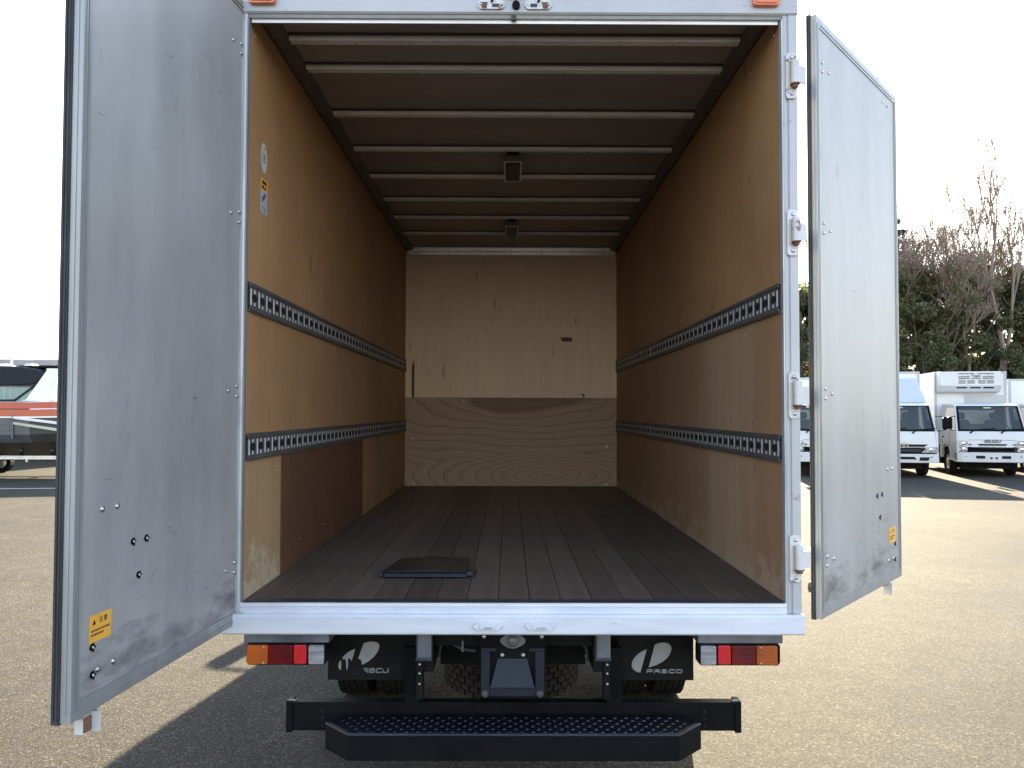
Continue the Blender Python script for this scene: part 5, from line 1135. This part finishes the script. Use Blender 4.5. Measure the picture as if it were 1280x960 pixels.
for x, y, k, sc, GL1 in tlist:
    t, tr = place_tree(kinds[k][0], kinds[k][1], (x, y, .02), random.uniform(0, 6.28), sc, GL1, G1)
    kinds[k][0] = tr
# bare trees: recursive branching, thin twigs
TIPS = {}
def bare(key, h, levels=5, spread=.42, r0=.16, up_=.25):
    b = MB()
    def grow(p, d, L_, r, lv):
        q = p+d*L_*.5+Vector((random.uniform(-1, 1), random.uniform(-1, 1), 0))*L_*.04; q2 = q+(d+Vector((random.uniform(-.15, .15), random.uniform(-.15, .15), .1))).normalized()*L_*.5
        b.cyl(p, q, r, 'twig', 5 if lv > 2 else 3, r*.85, cap=False); b.cyl(q, q2, r*.85, 'twig', 5 if lv > 2 else 3, r*.7, cap=False)
        if lv <= 1: TIPS.setdefault(key, []).append(tuple(q2))
        if lv == 0: return
        n = 3 if lv < levels-1 else 2
        for k in range(n):
            a = random.uniform(0, 2*PI); s_ = spread*random.uniform(.6, 1.4)
            nd_ = (d+Vector((math.cos(a)*s_, math.sin(a)*s_, up_*random.uniform(.2, 1)))).normalized(); st = q2 if k else q.lerp(q2, random.random())
            grow(st, nd_, L_*random.uniform(.62, .86), max(r*.62, .02), lv-1)
    grow(Vector((0, 0, 0)), Vector((0, 0, 1)), h*.30, r0, levels); return b
bt = {'tall': bare('tall', 18, 6, .26, .24, .5), 'round': bare('round', 14, 7, .5, .15, .2), 'slim': bare('slim', 15, 6, .20, .12, .5), 'twiggy': bare('twiggy', 11, 7, .5, .12, .25)}
bareset = [('tall', (33.7, 56.5), 1.10, 'tall bare forked tree rising highest at the right edge'), ('slim', (31.8, 57), 1.12, 'bare narrow brushy tree left of the tallest one, above the evergreens'),
           ('round', (29.8, 56.8), .98, 'reddish bare twiggy tree spreading over the evergreens in the middle'), ('twiggy', (28.6, 57), 1.15, 'low bare twiggy tree at the left end of the bare group'),
           ('round', (33.4, 57.4), 1.05, 'broad bare tree between the narrow brushy one and the tallest'), ('twiggy', (38.6, 56.4), 1.15, 'bare tree right of the tallest, partly outside the photo'), ('slim', (39.5, 58), 1.15, 'bare slim tree outside the right edge'),
           ('twiggy', (31.0, 59), 1.4, 'bare tree with fine haze of twigs behind the reddish one'), ('round', (36.6, 59.5), 1.12, 'bare spreading tree behind the tallest forked one')]
built = {}
TWIGS = {'round': leaf_mesh('twigs', TIPS['round'], [.55]*len(TIPS['round']), 9000, .05, 'twig'), 'twiggy': leaf_mesh('twigs', TIPS['twiggy'], [.5]*len(TIPS['twiggy']), 9000, .045, 'twig')}
for k, (x, y), sc, lab in bareset:
    t, tr = place_tree(built.get(k, bt[k]), TWIGS.get(k), (x, y, .02), random.uniform(0, 6.28), sc, lab, 'bare winter trees above the evergreens', 'bare_tree'); built[k] = tr
# conifer beside the door edge, small yellowish trees
t = thing('conifer_tree', 'dark conifer with drooping tiers right beside the open door', 'tree', (27.65, 59.5, 0), 0)
b = MB(); b.cyl((0, 0, 0), (0, 0, 16.2), .22, 'bark', 7, .03); cs_, rs = [], []
for k in range(44):
    z = 3+13*k/44; L_ = .55+2.0*(1-k/46); a = k*2.4; tip = Vector((math.cos(a)*L_, math.sin(a)*L_, z-.12*L_+.3)); b.cyl((0, 0, z), tip, .05, 'bark', 4, .015)
    for s_ in (.45, .7, .95): cs_.append(tuple(Vector((0, 0, z)).lerp(tip, s_))); rs.append(.34*(1.2-s_*.5))
b.build('trunk', t); c = bpy.data.objects.new('crown', leaf_mesh('crown', cs_, rs, 9000, .12, 'leaf_conifer')); COL.objects.link(c); c.parent = t
for x, y, h, lab in ((27.9, 56.3, 9.6, 'thin yellow-green sapling against the sky beside the conifer'), (29.3, 55.6, 8.8, 'second pale yellow-green small tree below the bare ones')):
    b, tips = trunk_mb(h*.95, .09, 12, spread=.22); t = thing('small_tree', lab, 'tree', (x, y, 0), 0, 'small yellow-green trees'); b.build('trunk', t)
    cs_ = [tuple(p+Vector((random.uniform(-.3, .3), random.uniform(-.3, .3), random.uniform(-.3, .3)))) for p in tips for _ in range(2)]
    c = bpy.data.objects.new('crown', leaf_mesh('crown', cs_, [.55]*len(cs_), 1600, .11, 'leaf_olive')); COL.objects.link(c); c.parent = t
# undergrowth
cs_ = [(random.uniform(8, 50), random.uniform(51.5, 55), random.uniform(.3, 2.2)) for _ in range(150)]
o = bpy.data.objects.new('undergrowth', leaf_mesh('undergrowth', cs_, [1.2]*150, 22000, .15, 'leaf_dark')); COL.objects.link(o)
tag(o, 'dark undergrowth filling the foot of the tree belt', 'undergrowth', kind='stuff')

# ------------------------------------------------------------------ pieces that stand apart become parts of their own
def split_apart(stems, tol=.004):
    cache = {}
    for o in [o for o in bpy.data.objects if o.type == 'MESH' and o.name.split('.')[0] in stems]:
        me = o.data
        if me.name not in cache:
            nv = len(me.vertices); par = list(range(nv))
            def find(i):
                while par[i] != i: par[i] = par[par[i]]; i = par[i]
                return i
            for p in me.polygons:
                v = p.vertices; a = find(v[0])
                for q in v[1:]: par[find(q)] = a
            comps = {}
            for p in me.polygons: comps.setdefault(find(p.vertices[0]), []).append(p.index)
            items = []
            for fs in comps.values():
                vs = sorted({v for f in fs for v in me.polygons[f].vertices}); c = np.array([me.vertices[v].co for v in vs]); items.append([c.min(0), c.max(0), list(fs)])
            merged = True
            while merged:
                merged = False
                for i in range(len(items)):
                    for j in range(i+1, len(items)):
                        a, b = items[i], items[j]
                        if np.all(a[0]-tol <= b[1]) and np.all(b[0]-tol <= a[1]):
                            a[0] = np.minimum(a[0], b[0]); a[1] = np.maximum(a[1], b[1]); a[2] += b[2]; del items[j]; merged = True; break
                    if merged: break
            out = []
            if len(items) > 1:
                for a in items:
                    vs = sorted({v for f in a[2] for v in me.polygons[f].vertices}); ix = {v: k for k, v in enumerate(vs)}
                    m2 = bpy.data.meshes.new(me.name.split('.')[0]); m2.from_pydata([tuple(me.vertices[v].co) for v in vs], [], [tuple(ix[v] for v in me.polygons[f].vertices) for f in a[2]])
                    for mm in me.materials: m2.materials.append(mm)
                    m2.polygons.foreach_set('material_index', [me.polygons[f].material_index for f in a[2]]); m2.polygons.foreach_set('use_smooth', [me.polygons[f].use_smooth for f in a[2]])
                    m2.update(); out.append(m2)
            cache[me.name] = out
        out = cache[me.name]
        if out:
            base = o.name.split('.')[0]
            for m2 in out[1:]:
                c = o.copy(); c.data = m2; c.name = base; COL.objects.link(c)
            o.data = out[0]
split_apart({'rivet', 'clip', 'lens_screw', 'hinge_bolt', 'keeper_bolt', 'bracket_bolt', 'bar_hole', 'drain_lip', 'wood_patch', 'cross_member', 'grille', 'bumper_opening', 'vent_slot', 'intake', 'wiper',
             'pillar', 'roof_fitting', 'support_pole', 'cradle', 'brake_hose', 'chassis', 'helm_seat', 'flare', 'box_trim', 'door_handle', 'threshold_edge', 'flap'})
